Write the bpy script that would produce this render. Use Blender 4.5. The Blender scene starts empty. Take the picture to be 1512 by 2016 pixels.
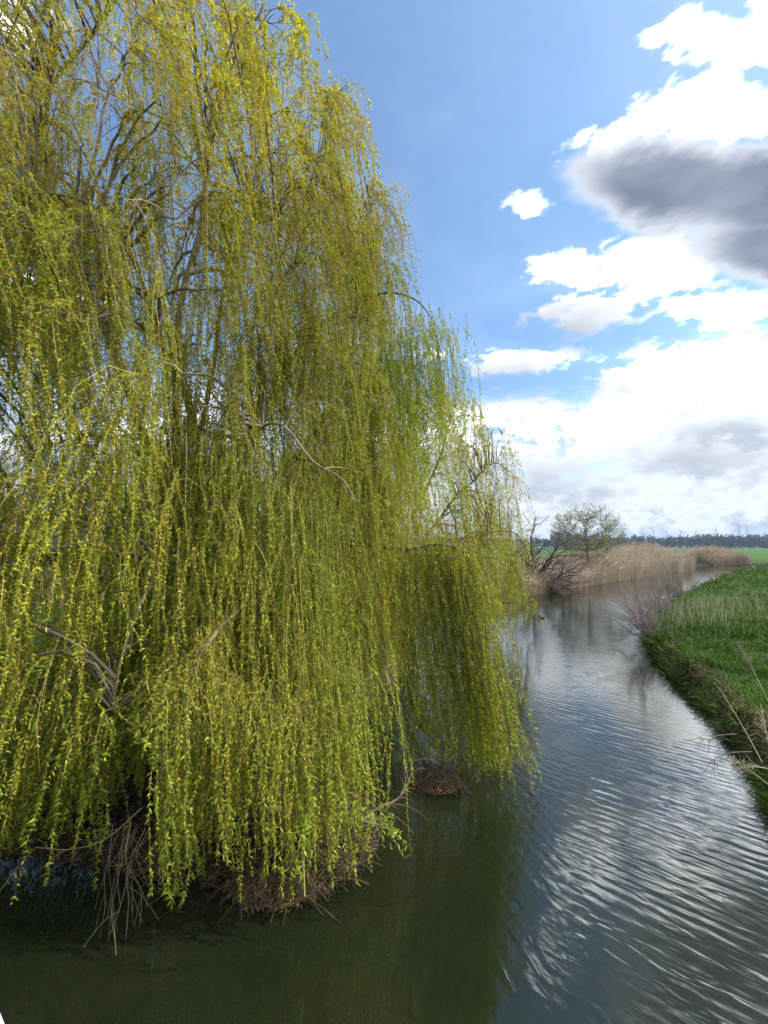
import bpy, math, random
import numpy as np
from mathutils import Vector, Matrix

rng = np.random.default_rng(11)
random.seed(11)
scene = bpy.context.scene
COL = scene.collection
R = math.radians

# ------------------------------------------------------------------ camera
F_PX, W_PX, H_PX = 780.0, 1512.0, 2016.0
PITCH = R(5.0)
CAM = np.array([0.0, 0.0, 4.0])
cd = bpy.data.cameras.new('camera')
cam = bpy.data.objects.new('camera', cd)
COL.objects.link(cam)
cam.location = CAM
cam.rotation_euler = (R(90) + PITCH, 0, 0)
cd.sensor_fit = 'VERTICAL'
cd.sensor_height = 36
cd.sensor_width = 27
cd.lens = F_PX / H_PX * 36
cd.clip_start = 0.05
cd.clip_end = 20000
scene.camera = cam

def ray(px, py):
    x, u = (px - W_PX / 2) / F_PX, (H_PX / 2 - py) / F_PX
    return np.array([x, math.cos(PITCH) - u * math.sin(PITCH), math.sin(PITCH) + u * math.cos(PITCH)])

def P(px, py, y):          # the point on a line of sight at distance y north of the bridge
    r = ray(px, py)
    return CAM + r * (y / r[1])

def G(px, py, z=0.0):      # the point on a line of sight at height z
    r = ray(px, py)
    return CAM + r * ((z - CAM[2]) / r[2])

def azel(px, py):
    r = ray(px, py)
    return math.atan2(r[0], r[1]), math.atan2(r[2], math.hypot(r[0], r[1]))

# ------------------------------------------------------------------ light
SUN_AZ, SUN_EL = R(94), R(46)
SUN_DIR = Vector((math.sin(SUN_AZ) * math.cos(SUN_EL), math.cos(SUN_AZ) * math.cos(SUN_EL), math.sin(SUN_EL)))
sl = bpy.data.lights.new('sun', 'SUN')
sl.energy = 4.2
sl.angle = R(0.6)
sl.color = (1.0, 0.94, 0.84)
so = bpy.data.objects.new('sun', sl)
COL.objects.link(so)
so.rotation_euler = SUN_DIR.to_track_quat('Z', 'Y').to_euler()
so.location = (30, 20, 60)
scene.view_settings.view_transform = 'Standard'
scene.view_settings.look = 'None'
scene.view_settings.exposure = 0.50
scene.view_settings.gamma = 1.0
scene.view_settings.use_curve_mapping = False
scene.cycles.use_denoising = True
scene.cycles.use_adaptive_sampling = True
scene.cycles.adaptive_threshold = 0.02
scene.cycles.adaptive_min_samples = 12
scene.cycles.max_bounces = 5
scene.cycles.diffuse_bounces = 2
scene.cycles.transmission_bounces = 4
scene.cycles.glossy_bounces = 3
scene.cycles.volume_bounces = 0
scene.cycles.sample_clamp_indirect = 6.0
scene.cycles.caustics_reflective = False
scene.cycles.caustics_refractive = False


class NT:
    """small helper for node trees"""
    def __init__(self, tree):
        self.t = tree
        self.n = tree.nodes
        self.l = tree.links
        self.n.clear()
    def node(self, kind, **kw):
        n = self.n.new(kind)
        for k, v in kw.items():
            setattr(n, k, v)
        return n
    def put(self, sock, v):
        if isinstance(v, bpy.types.NodeSocket):
            self.l.new(v, sock)
        else:
            sock.default_value = v
    def math(self, op, a, b=None, c=None, clamp=False):
        n = self.node('ShaderNodeMath', operation=op, use_clamp=clamp)
        self.put(n.inputs[0], a)
        if b is not None: self.put(n.inputs[1], b)
        if c is not None: self.put(n.inputs[2], c)
        return n.outputs[0]
    def vmath(self, op, a, b=None, out=0):
        n = self.node('ShaderNodeVectorMath', operation=op)
        self.put(n.inputs[0], a)
        if b is not None: self.put(n.inputs[1], b)
        return n.outputs[out]
    def smooth(self, v, lo, hi, to0=0.0, to1=1.0):
        n = self.node('ShaderNodeMapRange', interpolation_type='SMOOTHSTEP')
        self.put(n.inputs[0], v)
        for i, q in zip((1, 2, 3, 4), (lo, hi, to0, to1)): n.inputs[i].default_value = q
        return n.outputs[0]
    def mix(self, f, a, b, blend='MIX'):
        n = self.node('ShaderNodeMix', data_type='RGBA', blend_type=blend)
        self.put(n.inputs[0], f)
        self.put(n.inputs[6], a if not isinstance(a, tuple) else (*a[:3], 1))
        self.put(n.inputs[7], b if not isinstance(b, tuple) else (*b[:3], 1))
        return n.outputs[2]
    def noise(self, vec, scale, detail=4, rough=0.55, dist=0.0):
        n = self.node('ShaderNodeTexNoise')
        if vec is not None: self.l.new(vec, n.inputs['Vector'])
        n.inputs['Scale'].default_value = scale
        n.inputs['Detail'].default_value = detail
        n.inputs['Roughness'].default_value = rough
        n.inputs['Distortion'].default_value = dist
        return n.outputs[0]

# ------------------------------------------------------------------ sky with clouds
world = bpy.data.worlds.new('World')
scene.world = world
world.use_nodes = True
w = NT(world.node_tree)
sky = w.node('ShaderNodeTexSky', sky_type='NISHITA')
sky.sun_disc = False
sky.sun_elevation = SUN_EL
sky.sun_rotation = SUN_AZ
sky.altitude = 0
sky.air_density = 1.0
sky.dust_density = 0.5
sky.ozone_density = 2.2
SKY_STRENGTH = 0.15
tc = w.node('ShaderNodeTexCoord')
d = w.vmath('NORMALIZE', tc.outputs['Generated'])
sx = w.node('ShaderNodeSeparateXYZ'); w.l.new(d, sx.inputs[0])
az = w.math('ARCTAN2', sx.outputs[0], sx.outputs[1])
el = w.math('ARCSINE', sx.outputs[2])
# clouds get a little flatter towards the horizon
cv = w.node('ShaderNodeCombineXYZ')
k = w.math('DIVIDE', 1.25, w.math('ADD', w.math('MAXIMUM', sx.outputs[2], 0.0), 0.75))
w.put(cv.inputs[0], w.math('MULTIPLY', sx.outputs[0], k))
w.put(cv.inputs[1], w.math('MULTIPLY', sx.outputs[1], k))
w.put(cv.inputs[2], w.math('MULTIPLY', sx.outputs[2], 1.7))
cvec = cv.outputs[0]
n1 = w.noise(cvec, 5.5, 5, 0.58)
n2 = w.noise(cvec, 21.0, 4, 0.60)
nlow = w.noise(cvec, 1.3, 2, 0.5)
# sky to the north laid out by its tangents east/north and up/north
yy = w.math('MAXIMUM', sx.outputs[1], 0.2)
tu = w.math('DIVIDE', sx.outputs[0], yy)
tv = w.math('DIVIDE', sx.outputs[2], yy)
north = w.smooth(sx.outputs[1], 0.22, 0.4)

def blob(px, py, hw, hh, a=None, e=None):
    """1 at the middle of an ellipse on the sky, 0 at its rim, negative beyond"""
    r0 = ray(px, py)
    a0, e0 = r0[0] / r0[1], r0[2] / r0[1]
    sa, se = hw / F_PX / r0[1], hh / F_PX / r0[1]
    u = w.math('MULTIPLY_ADD', a or tu, 1 / sa, -a0 / sa)
    v = w.math('MULTIPLY_ADD', e or tv, 1 / se, -e0 / se)
    return w.math('SUBTRACT', 1.0, w.math('SQRT', w.math('MULTIPLY_ADD', u, u, w.math('MULTIPLY', v, v))))

def union(fs):
    f = fs[0]
    for g in fs[1:]:
        n = w.node('ShaderNodeMath', operation='SMOOTH_MAX')
        w.put(n.inputs[0], f); w.put(n.inputs[1], g); n.inputs[2].default_value = 0.15
        f = n.outputs[0]
    return f

bodies = [blob(*b) for b in (
    (1450, 215, 195, 84), (1185, 280, 120, 50), (1370, 365, 270, 125), (1055, 405, 62, 40),
    (1110, 522, 130, 42), (1300, 530, 190, 80), (1520, 450, 190, 150), (1150, 625, 150, 52),
    (1430, 600, 190, 52), (1040, 712, 200, 46), (1330, 735, 330, 80), (1150, 850, 420, 120), (1420, 900, 420, 120),
    (1400, 70, 140, 70), (1283, 65, 52, 40), (1590, 60, 180, 130))]
fld = w.math('SUBTRACT', union(bodies), w.math('MULTIPLY', w.math('SUBTRACT', 1.0, north), 6.0))
# elsewhere the same broken cumulus goes on
other = w.math('MULTIPLY', w.math('SUBTRACT', nlow, 0.48), 4.5)
clear = blob(640, 230, 560, 700)          # the blue hole in the cloud over the willow
other = w.math('SUBTRACT', other, w.math('MULTIPLY', w.math('MAXIMUM', clear, 0.0), 5.0))
inview = w.math('MULTIPLY', w.smooth(az, R(-10), R(8)), w.smooth(az, R(50), R(62), 1.0, 0.0))
inview = w.math('MULTIPLY', inview, w.smooth(el, R(50), R(60), 1.0, 0.0))
other = w.math('SUBTRACT', other, w.math('MULTIPLY', inview, 2.5))
fld = w.math('MAXIMUM', fld, other)
e1 = w.math('MULTIPLY', w.math('SUBTRACT', n1, 0.5), 3.2)
e2 = w.math('MULTIPLY', w.math('SUBTRACT', n2, 0.5), 2.0)
edge = w.math('ADD', e1, e2)
ff = w.math('ADD', fld, edge)
dens = w.smooth(ff, -0.16, 0.66)
# thin veil low down and towards the sun
lowveil = w.smooth(el, R(10), R(25), 1.0, 0.0)
veil = w.math('MULTIPLY', lowveil, w.math('MAXIMUM', w.smooth(n1, 0.35, 0.58, 0.30, 1.0), w.smooth(el, R(7), R(15), 1.0, 0.0)))
wisps = union([blob(785, 150, 30, 60), blob(630, 75, 20, 22), blob(1010, 20, 24, 70)])
wisp = w.math('MULTIPLY', w.smooth(w.math('ADD', wisps, w.math('MULTIPLY', w.math('SUBTRACT', n2, 0.5), 5.0)), 0.3, 2.2), 0.16)
thin = w.math('MULTIPLY', w.smooth(w.math('ADD', nlow, w.math('MULTIPLY', w.math('SUBTRACT', n1, 0.5), 0.4)), 0.35, 0.75), 0.20)
dens = w.math('MAXIMUM', dens, w.math('MAXIMUM', veil, w.math('MAXIMUM', wisp, thin)))
# distance from the sun
sd = w.vmath('DOT_PRODUCT', d, tuple(SUN_DIR), out=1)
sang = w.math('ARCCOSINE', sd)
glow = w.math('EXPONENT', w.math('MULTIPLY', w.math('MULTIPLY', sang, sang), -1.0 / (0.85 ** 2)))
dens = w.math('MAXIMUM', dens, w.smooth(sang, 0.30, 0.66, 0.5, 0.0))
# shaded undersides of the thick clouds
az2 = w.math('ADD', tu, w.math('MULTIPLY', w.math('SUBTRACT', n1, 0.5), 0.12))
el2 = w.math('ADD', tv, w.math('MULTIPLY', w.math('SUBTRACT', n2, 0.5), 0.10))
dark_hi = union([blob(*b, az2, el2) for b in ((1315, 366, 238, 112), (1520, 382, 235, 128), (1545, 485, 190, 92))])
dark_f = w.math('ADD', dark_hi, w.math('MULTIPLY', w.math('SUBTRACT', n1, 0.5), 0.5))
dark_in = w.math('MULTIPLY', w.smooth(dark_f, -0.55, 0.12), north)
dark_hi = w.math('MULTIPLY', w.smooth(dark_f, -0.12, 0.62), north)
dens = w.math('MAXIMUM', dens, w.math('MULTIPLY', w.smooth(dark_f, -0.1, 0.25), north))
dark_lo = union([blob(*b, az2, el2) for b in ((1110, 648, 170, 55), (1010, 752, 230, 48), (1400, 920, 280, 60), (1080, 965, 400, 70), (1470, 855, 200, 36))])
lo_f = w.math('ADD', dark_lo, w.math('ADD', w.math('MULTIPLY', w.math('SUBTRACT', n1, 0.5), 2.2), w.math('MULTIPLY', w.math('SUBTRACT', n2, 0.5), 1.2)))
lo_in = w.math('MULTIPLY', w.smooth(lo_f, -0.75, 0.25), north)
dark_lo = w.math('MULTIPLY', w.smooth(lo_f, -0.05, 1.1), w.math('MULTIPLY', north, 0.85))
gen_dark = w.math('MULTIPLY', w.smooth(w.math('ADD', other, w.math('MULTIPLY', edge, 0.5)), 0.7, 2.0), 0.7)
eln = w.math('ADD', el, w.math('ADD', w.math('MULTIPLY', w.math('SUBTRACT', n1, 0.5), 0.30), w.math('MULTIPLY', w.math('SUBTRACT', n2, 0.5), 0.12)))
low_in = w.smooth(eln, R(10), R(22), 1.0, 0.0)
lowgrey = w.smooth(eln, R(3), R(15), 1.0, 0.0)
bright = w.vmath('SCALE', (0.965, 0.985, 1.01)); 
bn = bright.node
w.put(bn.inputs[3], w.math('ADD', 3.0, w.math('MULTIPLY', glow, 4.4)))
cl = w.mix(w.math('MULTIPLY', w.smooth(n2, 0.36, 0.56, 1.0, 0.0), 0.35), bright, (0.62, 0.66, 0.72))
cl = w.mix(low_in, cl, (0.50, 0.53, 0.565))
cl = w.mix(lowgrey, cl, (0.27, 0.305, 0.345))
cl = w.mix(lo_in, cl, (0.72, 0.75, 0.80))
cl = w.mix(dark_lo, cl, (0.36, 0.40, 0.46))
cl = w.mix(dark_in, cl, (0.80, 0.84, 0.90))
dk = w.mix(w.smooth(n1, 0.34, 0.66), (0.14, 0.175, 0.25), (0.25, 0.29, 0.37))
cl = w.mix(w.math('MAXIMUM', dark_hi, gen_dark), cl, dk)
skyc = w.vmath('SCALE', w.vmath('MULTIPLY', sky.outputs[0], (0.72, 0.96, 1.10))); w.put(skyc.node.inputs[3], SKY_STRENGTH)
skyc = w.mix(w.math('MULTIPLY', glow, 0.22), skyc, (0.95, 1.2, 1.3))
haze_w = w.math('ADD', 0.006, w.math('MULTIPLY', thin, 0.22))
final = w.mix(w.math('MAXIMUM', w.math('MAXIMUM', w.math('POWER', dens, 2.2), veil), haze_w), skyc, cl)
bg = w.node('ShaderNodeBackground')
w.put(bg.inputs[0], final)
bg.inputs[1].default_value = 1.0
out = w.node('ShaderNodeOutputWorld')
w.l.new(bg.outputs[0], out.inputs[0])
world.cycles.sampling_method = 'MANUAL'
world.cycles.sample_map_resolution = 1024

# ------------------------------------------------------------------ materials
def new_mat(name):
    m = bpy.data.materials.new(name)
    m.use_nodes = True
    return m, NT(m.node_tree)

def finish(t, shader):
    o = t.node('ShaderNodeOutputMaterial')
    t.l.new(shader, o.inputs[0])

def principled(t, base, rough=0.7, spec=0.3, bump=None):
    p = t.node('ShaderNodeBsdfPrincipled')
    t.put(p.inputs['Base Color'], base if not isinstance(base, tuple) else (*base, 1))
    t.put(p.inputs['Roughness'], rough)
    p.inputs['Specular IOR Level'].default_value = spec
    if bump is not None: t.l.new(bump, p.inputs['Normal'])
    return p

def bump_of(t, h, strength=0.4, dist=0.02):
    b = t.node('ShaderNodeBump')
    b.inputs['Strength'].default_value = strength
    b.inputs['Distance'].default_value = dist
    t.l.new(h, b.inputs['Height'])
    return b.outputs[0]

def mat_tint(name, translucent=0.0, rough=0.6, spec=0.3):
    """colour from the per-piece 'tint' attribute, thin pieces let light through"""
    m, t = new_mat(name)
    a = t.node('ShaderNodeAttribute', attribute_name='tint')
    p = principled(t, a.outputs['Color'], rough, spec)
    if translucent:
        tr = t.node('ShaderNodeBsdfTranslucent')
        hs = t.node('ShaderNodeHueSaturation')
        hs.inputs['Value'].default_value = 1.25
        hs.inputs['Saturation'].default_value = 1.1
        t.l.new(a.outputs['Color'], hs.inputs['Color'])
        t.l.new(hs.outputs[0], tr.inputs[0])
        mx = t.node('ShaderNodeMixShader')
        mx.inputs[0].default_value = translucent
        t.l.new(p.outputs[0], mx.inputs[1]); t.l.new(tr.outputs[0], mx.inputs[2])
        finish(t, mx.outputs[0])
    else:
        finish(t, p.outputs[0])
    return m

def mat_noise(name, c1, c2, scale, rough=0.85, spec=0.2, bump=0.5, bdist=0.02, stretch=None):
    m, t = new_mat(name)
    tcn = t.node('ShaderNodeTexCoord')
    v = tcn.outputs['Object']
    if stretch:
        v = t.vmath('MULTIPLY', v, stretch)
    n = t.noise(v, scale, 6, 0.62)
    c = t.mix(t.smooth(n, 0.35, 0.65), c1, c2)
    p = principled(t, c, rough, spec, bump_of(t, t.noise(v, scale * 2.5, 5, 0.65), bump, bdist))
    finish(t, p.outputs[0])
    return m

M_LEAF = mat_tint('willow_leaf', 0.42, 0.6, 0.15)
M_TWIG = mat_tint('twig', 0.0, 0.6, 0.3)
M_GRASS = mat_tint('grass_blade', 0.3, 0.65, 0.12)
M_REED = mat_tint('dry_reed', 0.15, 0.75, 0.2)
M_FOREST = mat_tint('far_foliage', 0.15, 0.8, 0.1)
M_BARK = mat_noise('willow_bark', (0.075, 0.058, 0.04), (0.21, 0.17, 0.125), 9, 0.9, 0.15, 0.9, 0.03, (1, 1, 0.25))
M_BARK_PALE = mat_noise('pale_bough_bark', (0.12, 0.09, 0.055), (0.25, 0.195, 0.12), 12, 0.85, 0.2, 0.5, 0.01, (1, 1, 0.3))
M_BARK_DARK = mat_noise('dark_bark', (0.05, 0.038, 0.032), (0.12, 0.095, 0.08), 9, 0.9, 0.1, 0.7, 0.02, (1, 1, 0.3))
M_MUD = mat_noise('bank_mud', (0.010, 0.008, 0.005), (0.035, 0.026, 0.015), 14, 0.8, 0.3, 1.0, 0.06)
M_WHITE = mat_noise('white_paint', (0.74, 0.76, 0.76), (0.82, 0.83, 0.82), 14, 0.45, 0.4, 0.1, 0.002)
M_CONCRETE = mat_noise('bridge_concrete', (0.28, 0.27, 0.25), (0.38, 0.37, 0.34), 7, 0.9, 0.2, 0.4, 0.01)
M_TURBINE = mat_noise('turbine_backlit_paint', (0.26, 0.27, 0.29), (0.31, 0.32, 0.34), 0.3, 0.5, 0.3, 0.0, 0.01)  # grey darker than the turbines' own paint: their backlit shade is in the colour
M_STEEL = mat_noise('mast_steel', (0.10, 0.105, 0.115), (0.14, 0.145, 0.155), 0.5, 0.6, 0.3, 0.0, 0.01)
M_COOT = mat_noise('coot_plumage', (0.012, 0.012, 0.014), (0.03, 0.03, 0.034), 30, 0.7, 0.3, 0.3, 0.004)
M_BILL = mat_noise('coot_bill', (0.75, 0.72, 0.68), (0.8, 0.78, 0.75), 30, 0.5, 0.3, 0.0, 0.01)

# ------------------------------------------------------------------ geometry helpers
# parts made of many pieces too small to pick apart
JOINED = {'crown', 'hanging_shoots', 'bough', 'boughs', 'branches', 'twigs', 'fine_twigs', 'bare_twigs', 'dead_shoots', 'dead_leaves', 'leaves', 'seed_head', 'stems'}

class Acc:
    """collects triangles / quads with a colour per vertex and builds ONE mesh"""
    def __init__(self):
        self.v, self.c, self.q, self.t, self.n = [], [], [], [], 0
    def add(self, v, faces, col):
        v = np.asarray(v, dtype=np.float32).reshape(-1, 3)
        c = np.asarray(col, dtype=np.float32)
        if c.ndim == 1: c = np.broadcast_to(c, (len(v), 3))
        self.v.append(v); self.c.append(c.reshape(-1, 3))
        faces = np.asarray(faces, dtype=np.int32)
        (self.q if faces.shape[1] == 4 else self.t).append(faces + self.n)
        self.n += len(v)
    def build(self, name, mat, parent=None, smooth=False):
        V = np.concatenate(self.v); C = np.concatenate(self.c)
        q = np.concatenate(self.q) if self.q else np.zeros((0, 4), np.int32)
        t = np.concatenate(self.t) if self.t else np.zeros((0, 3), np.int32)
        me = bpy.data.meshes.new(name)
        me.vertices.add(len(V)); me.vertices.foreach_set('co', V.ravel())
        loops = np.concatenate([q.ravel(), t.ravel()])
        tot = np.concatenate([np.full(len(q), 4), np.full(len(t), 3)]).astype(np.int32)
        start = np.concatenate([[0], np.cumsum(tot)[:-1]]).astype(np.int32)
        me.loops.add(len(loops)); me.loops.foreach_set('vertex_index', loops)
        me.polygons.add(len(tot)); me.polygons.foreach_set('loop_start', start); me.polygons.foreach_set('loop_total', tot)
        me.update(calc_edges=True)
        if smooth: me.polygons.foreach_set('use_smooth', np.ones(len(tot), dtype=bool))
        at = me.attributes.new('tint', 'FLOAT_COLOR', 'POINT')
        at.data.foreach_set('color', np.concatenate([C, np.ones((len(C), 1), np.float32)], axis=1).astype(np.float32).ravel())
        me.materials.append(mat)
        o = bpy.data.objects.new(name, me)
        COL.objects.link(o)
        if parent is not None:
            o.parent = parent
            if name in JOINED: o['kind'] = 'stuff'
        return o

def tag(o, label=None, cat=None, group=None, kind=None):
    if label: o['label'] = label
    if cat: o['category'] = cat
    if group: o['group'] = group
    if kind: o['kind'] = kind
    return o

def thing(name, label, cat, loc=(0, 0, 0), group=None):
    o = bpy.data.objects.new(name, None)
    COL.objects.link(o)
    o.empty_display_size = 0.2
    return tag(o, label, cat, group)

def unit(v):
    return v / np.maximum(np.linalg.norm(v, axis=-1, keepdims=True), 1e-9)

def tubes(acc, Pt, Rd, sides, col):
    """S tubes at once: Pt (S,K,3), Rd (S,K), col (3,) or (S,3)"""
    Pt = np.asarray(Pt, float); Rd = np.asarray(Rd, float)
    S, K, _ = Pt.shape
    T = unit(np.gradient(Pt, axis=1))
    ref = np.where(np.abs(T[:, :1, 2:3]) > 0.85, np.array([1.0, 0.13, 0]), np.array([0.0, 0.1, 1.0]))
    ref = np.broadcast_to(ref, T.shape)
    A = unit(np.cross(T, ref)); B = np.cross(T, A)
    ang = np.linspace(0, 2 * np.pi, sides, endpoint=False)
    V = Pt[:, :, None, :] + Rd[:, :, None, None] * (A[:, :, None, :] * np.cos(ang)[:, None] + B[:, :, None, :] * np.sin(ang)[:, None])
    i = np.arange(S)[:, None, None] * K * sides
    kk = np.arange(K - 1)[None, :, None] * sides
    s = np.arange(sides)[None, None, :]
    s2 = (s + 1) % sides
    f = np.stack([i + kk + s, i + kk + s2, i + kk + sides + s2, i + kk + sides + s], -1).reshape(-1, 4)
    c = np.asarray(col, float)
    if c.ndim == 2: c = np.repeat(c, K * sides, axis=0)
    acc.add(V.reshape(-1, 3), f, c)

def leaves(acc, pos, direc, side, L, Wd, col, curl=0.0, tri=False):
    """pointed leaves: two triangles folded along the midrib"""
    direc = unit(direc); side = unit(side)
    nrm = np.cross(direc, side)
    L = L[:, None]; Wd = Wd[:, None]
    b = pos
    if tri:
        V = np.stack([b + side * Wd * 0.55, b + direc * L, b - side * Wd * 0.55], 1)
        n = len(pos)
        acc.add(V.reshape(-1, 3), np.arange(n * 3).reshape(-1, 3), np.repeat(col, 3, axis=0))
        return
    m = pos + direc * L * 0.45
    tip = pos + direc * L + nrm * L * curl
    V = np.stack([b, m + side * Wd * 0.5, tip, m - side * Wd * 0.5], 1)
    n = len(pos)
    f = np.arange(n)[:, None] * 4 + np.array([0, 1, 2, 3])
    acc.add(V.reshape(-1, 3), f, np.repeat(col, 4, axis=0))

def spline(pts, n):
    """Catmull-Rom through pts, n samples"""
    p = np.asarray(pts, float)
    p = np.vstack([2 * p[0] - p[1], p, 2 * p[-1] - p[-2]])
    m = len(p) - 3
    u = np.linspace(0, m - 1e-6, n)
    i = u.astype(int); t = (u - i)[:, None]
    a, b, c, d_ = p[i], p[i + 1], p[i + 2], p[i + 3]
    return 0.5 * (2 * b + (c - a) * t + (2 * a - 5 * b + 4 * c - d_) * t ** 2 + (3 * b - a - 3 * c + d_) * t ** 3)

class Wob:
    """smooth 3-D noise from a few sines, about -1..1"""
    def __init__(self, freq, seed, n=7):
        r = np.random.default_rng(seed)
        self.k = unit(r.normal(size=(n, 3))) * freq * r.uniform(0.6, 1.7, (n, 1))
        self.p = r.uniform(0, 6.28, n)
    def __call__(self, x):
        x = np.asarray(x, float)
        if x.shape[-1] == 2: x = np.concatenate([x, np.zeros_like(x[..., :1])], -1)
        return np.sin(x @ self.k.T + self.p).mean(-1) * 2.0

# ------------------------------------------------------------------ river course and ground
LEFT = np.array([(-60, -40), (-35, -12), (-25, 0), (-14, 6.6), (-8, 6.0), (-5.5, 5.6), (-4, 5.35), (-2.7, 5.1), (-1.9, 4.95), (-1.25, 4.75), (-.75, 4.9),
                 (-.35, 5.3), (-.1, 5.8), (-.5, 7), (-1, 9), (-1.6, 12), (-1.5, 16), (-.5, 20), (3, 25.5), (8, 30.5), (12.5, 34), (18, 39), (27, 47),
                 (40, 58), (52, 67.5), (57, 75), (68, 83.5), (80, 86), (110, 87), (240, 80)], float)
RIGHT = np.array([(-25, -60), (-6, -20), (1.5, -3), (3.6, 1.5), (4.4, 3.4), (5.25, 5.4), (6.9, 7.8), (8.0, 10.5), (9.6, 13.7), (11.6, 18), (15.5, 23),
                  (21.5, 29), (29, 36.5), (38.5, 46), (50, 57), (63, 67), (80, 74), (110, 76), (240, 68)], float)
rr = np.random.default_rng(3)
def rough_line(L, amp):
    q = spline(np.c_[L, np.zeros(len(L))], len(L) * 5)[:, :2]
    w1 = Wob(1.3, 5); w2 = Wob(4.5, 6)
    q[:, 0] += amp * (w1(q) * 0.6 + w2(q) * 0.4); q[:, 1] += amp * (w1(q + 31) * 0.6 + w2(q + 17) * 0.4)
    return q
LEFT_L = rough_line(LEFT, 0.12)
RIGHT_L = rough_line(RIGHT, 0.36)
POLY = np.vstack([LEFT_L, RIGHT_L[::-1]])

def seg_dist(p, line):
    p = np.asarray(p, np.float32); line = np.asarray(line, np.float32)
    a = line[:-1]; b = line[1:]
    best = np.full(len(p), 1e9)
    for i in range(0, len(p), 20000):
        q = p[i:i + 20000]
        ab = b - a
        t = np.clip(((q[:, None] - a) * ab).sum(-1) / (ab ** 2).sum(-1), 0, 1)
        dx_ = q[:, None] - (a + t[..., None] * ab)
        best[i:i + 20000] = np.sqrt((dx_[..., 0] ** 2 + dx_[..., 1] ** 2).min(1))
    return best

def inside(p):
    x, y = p[:, 0], p[:, 1]
    r = np.zeros(len(p), bool)
    a = POLY; b = np.roll(POLY, -1, 0)
    for (x1, y1), (x2, y2) in zip(a, b):
        c = (y1 > y) != (y2 > y)
        if y1 != y2:
            r ^= c & (x < (x2 - x1) * (y - y1) / (y2 - y1) + x1)
    return r

WG1, WG2, WG3 = Wob(0.5, 21), Wob(2.2, 22), Wob(7.0, 23)
def sstep(x, a, b):
    t = np.clip((x - a) / (b - a), 0, 1)
    return t * t * (3 - 2 * t)

def ground_z(p):
    p = np.asarray(p, float).reshape(-1, 2)
    dl, dr = seg_dist(p, LEFT_L), seg_dist(p, RIGHT_L)
    ins = inside(p)
    isl = dl < dr
    dd = np.minimum(dl, dr)
    z = np.where(ins, -0.9 * sstep(dd, 0.0, 1.2) - 0.03,
                 np.where(isl, 0.02 + 0.30 * sstep(dd, 0.0, 0.7) + 0.55 * sstep(dd, 1.0, 9.0),
                          0.03 + 0.60 * sstep(dd, -0.05, 0.30) + 0.32 * sstep(dd, 0.3, 2.6)))
    near = np.exp(-np.hypot(p[:, 0], p[:, 1]) / 60)
    lump = sstep(dd, 0.2, 1.5) * (~ins) * near
    z = z + lump * (0.10 * WG1(p) + 0.12 * WG2(p) + 0.04 * WG3(p))
    return z

def lines(parts):
    return np.unique(np.round(np.concatenate(parts), 4))
gx = lines([[-6000, -3000, -1500, -800, -400, -200, -120, -80, -60, -45, -35, -28, -23], np.arange(-20, 26, 0.38), np.arange(-5, 1.2, 0.09), np.arange(26, 96, 0.8),
            [100, 110, 125, 150, 200, 300, 500, 900, 1600, 3000, 6000]])
gy = lines([[-800, -300, -120, -60, -35, -22, -14], np.arange(-10, 34, 0.38), np.arange(4, 7, 0.09), np.arange(34, 96, 0.8),
            [100, 108, 120, 140, 180, 240, 340, 500, 900, 1600, 3000, 6000, 9000]])
XX, YY = np.meshgrid(gx, gy)
gp = np.c_[XX.ravel(), YY.ravel()]
gz = ground_z(gp)
nx, ny = len(gx), len(gy)
ii = (np.arange(ny - 1)[:, None] * nx + np.arange(nx - 1)[None, :]).ravel()
acc = Acc()
acc.add(np.c_[gp, gz], np.stack([ii, ii + 1, ii + nx + 1, ii + nx], 1), (0.1, 0.1, 0.1))

m, t = new_mat('meadow_ground')
geo = t.node('ShaderNodeNewGeometry')
ps = t.node('ShaderNodeSeparateXYZ'); t.l.new(geo.outputs['Position'], ps.inputs[0])
na = t.noise(geo.outputs['Position'], 0.35, 5, 0.6)
nb = t.noise(geo.outputs['Position'], 3.0, 6, 0.65)
grass = t.mix(t.smooth(nb, 0.3, 0.7), (0.018, 0.042, 0.006), (0.035, 0.075, 0.011))
field = t.mix(t.smooth(na, 0.3, 0.7), (0.036, 0.090, 0.013), (0.050, 0.11, 0.018))
grass = t.mix(t.smooth(ps.outputs[1], 70, 130), grass, field)
soil = t.mix(t.smooth(nb, 0.35, 0.65), (0.012, 0.010, 0.006), (0.035, 0.027, 0.016))
zz = t.math('ADD', ps.outputs[2], t.math('MULTIPLY', t.math('SUBTRACT', nb, 0.5), 0.5))
c = t.mix(t.smooth(zz, 0.22, 0.5), soil, grass)
# bare litter-covered soil under the willow
ux = t.math('DIVIDE', t.math('ADD', ps.outputs[0], 4.0), 8.0); uy = t.math('DIVIDE', t.math('SUBTRACT', ps.outputs[1], 9.0), 8.0)
ud = t.math('SQRT', t.math('ADD', t.math('MULTIPLY', ux, ux), t.math('MULTIPLY', uy, uy)))
c = t.mix(t.smooth(t.math('ADD', ud, t.math('MULTIPLY', t.math('SUBTRACT', na, 0.5), 0.6)), 0.75, 1.0, 1.0, 0.0), c, soil)
p = principled(t, c, 0.95, 0.1, bump_of(t, nb, 0.8, 0.08))
finish(t, p.outputs[0])
ground = acc.build('ground', m, smooth=True)
tag(ground, 'flat grassy meadow and muddy banks of the stream', kind='structure')

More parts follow.
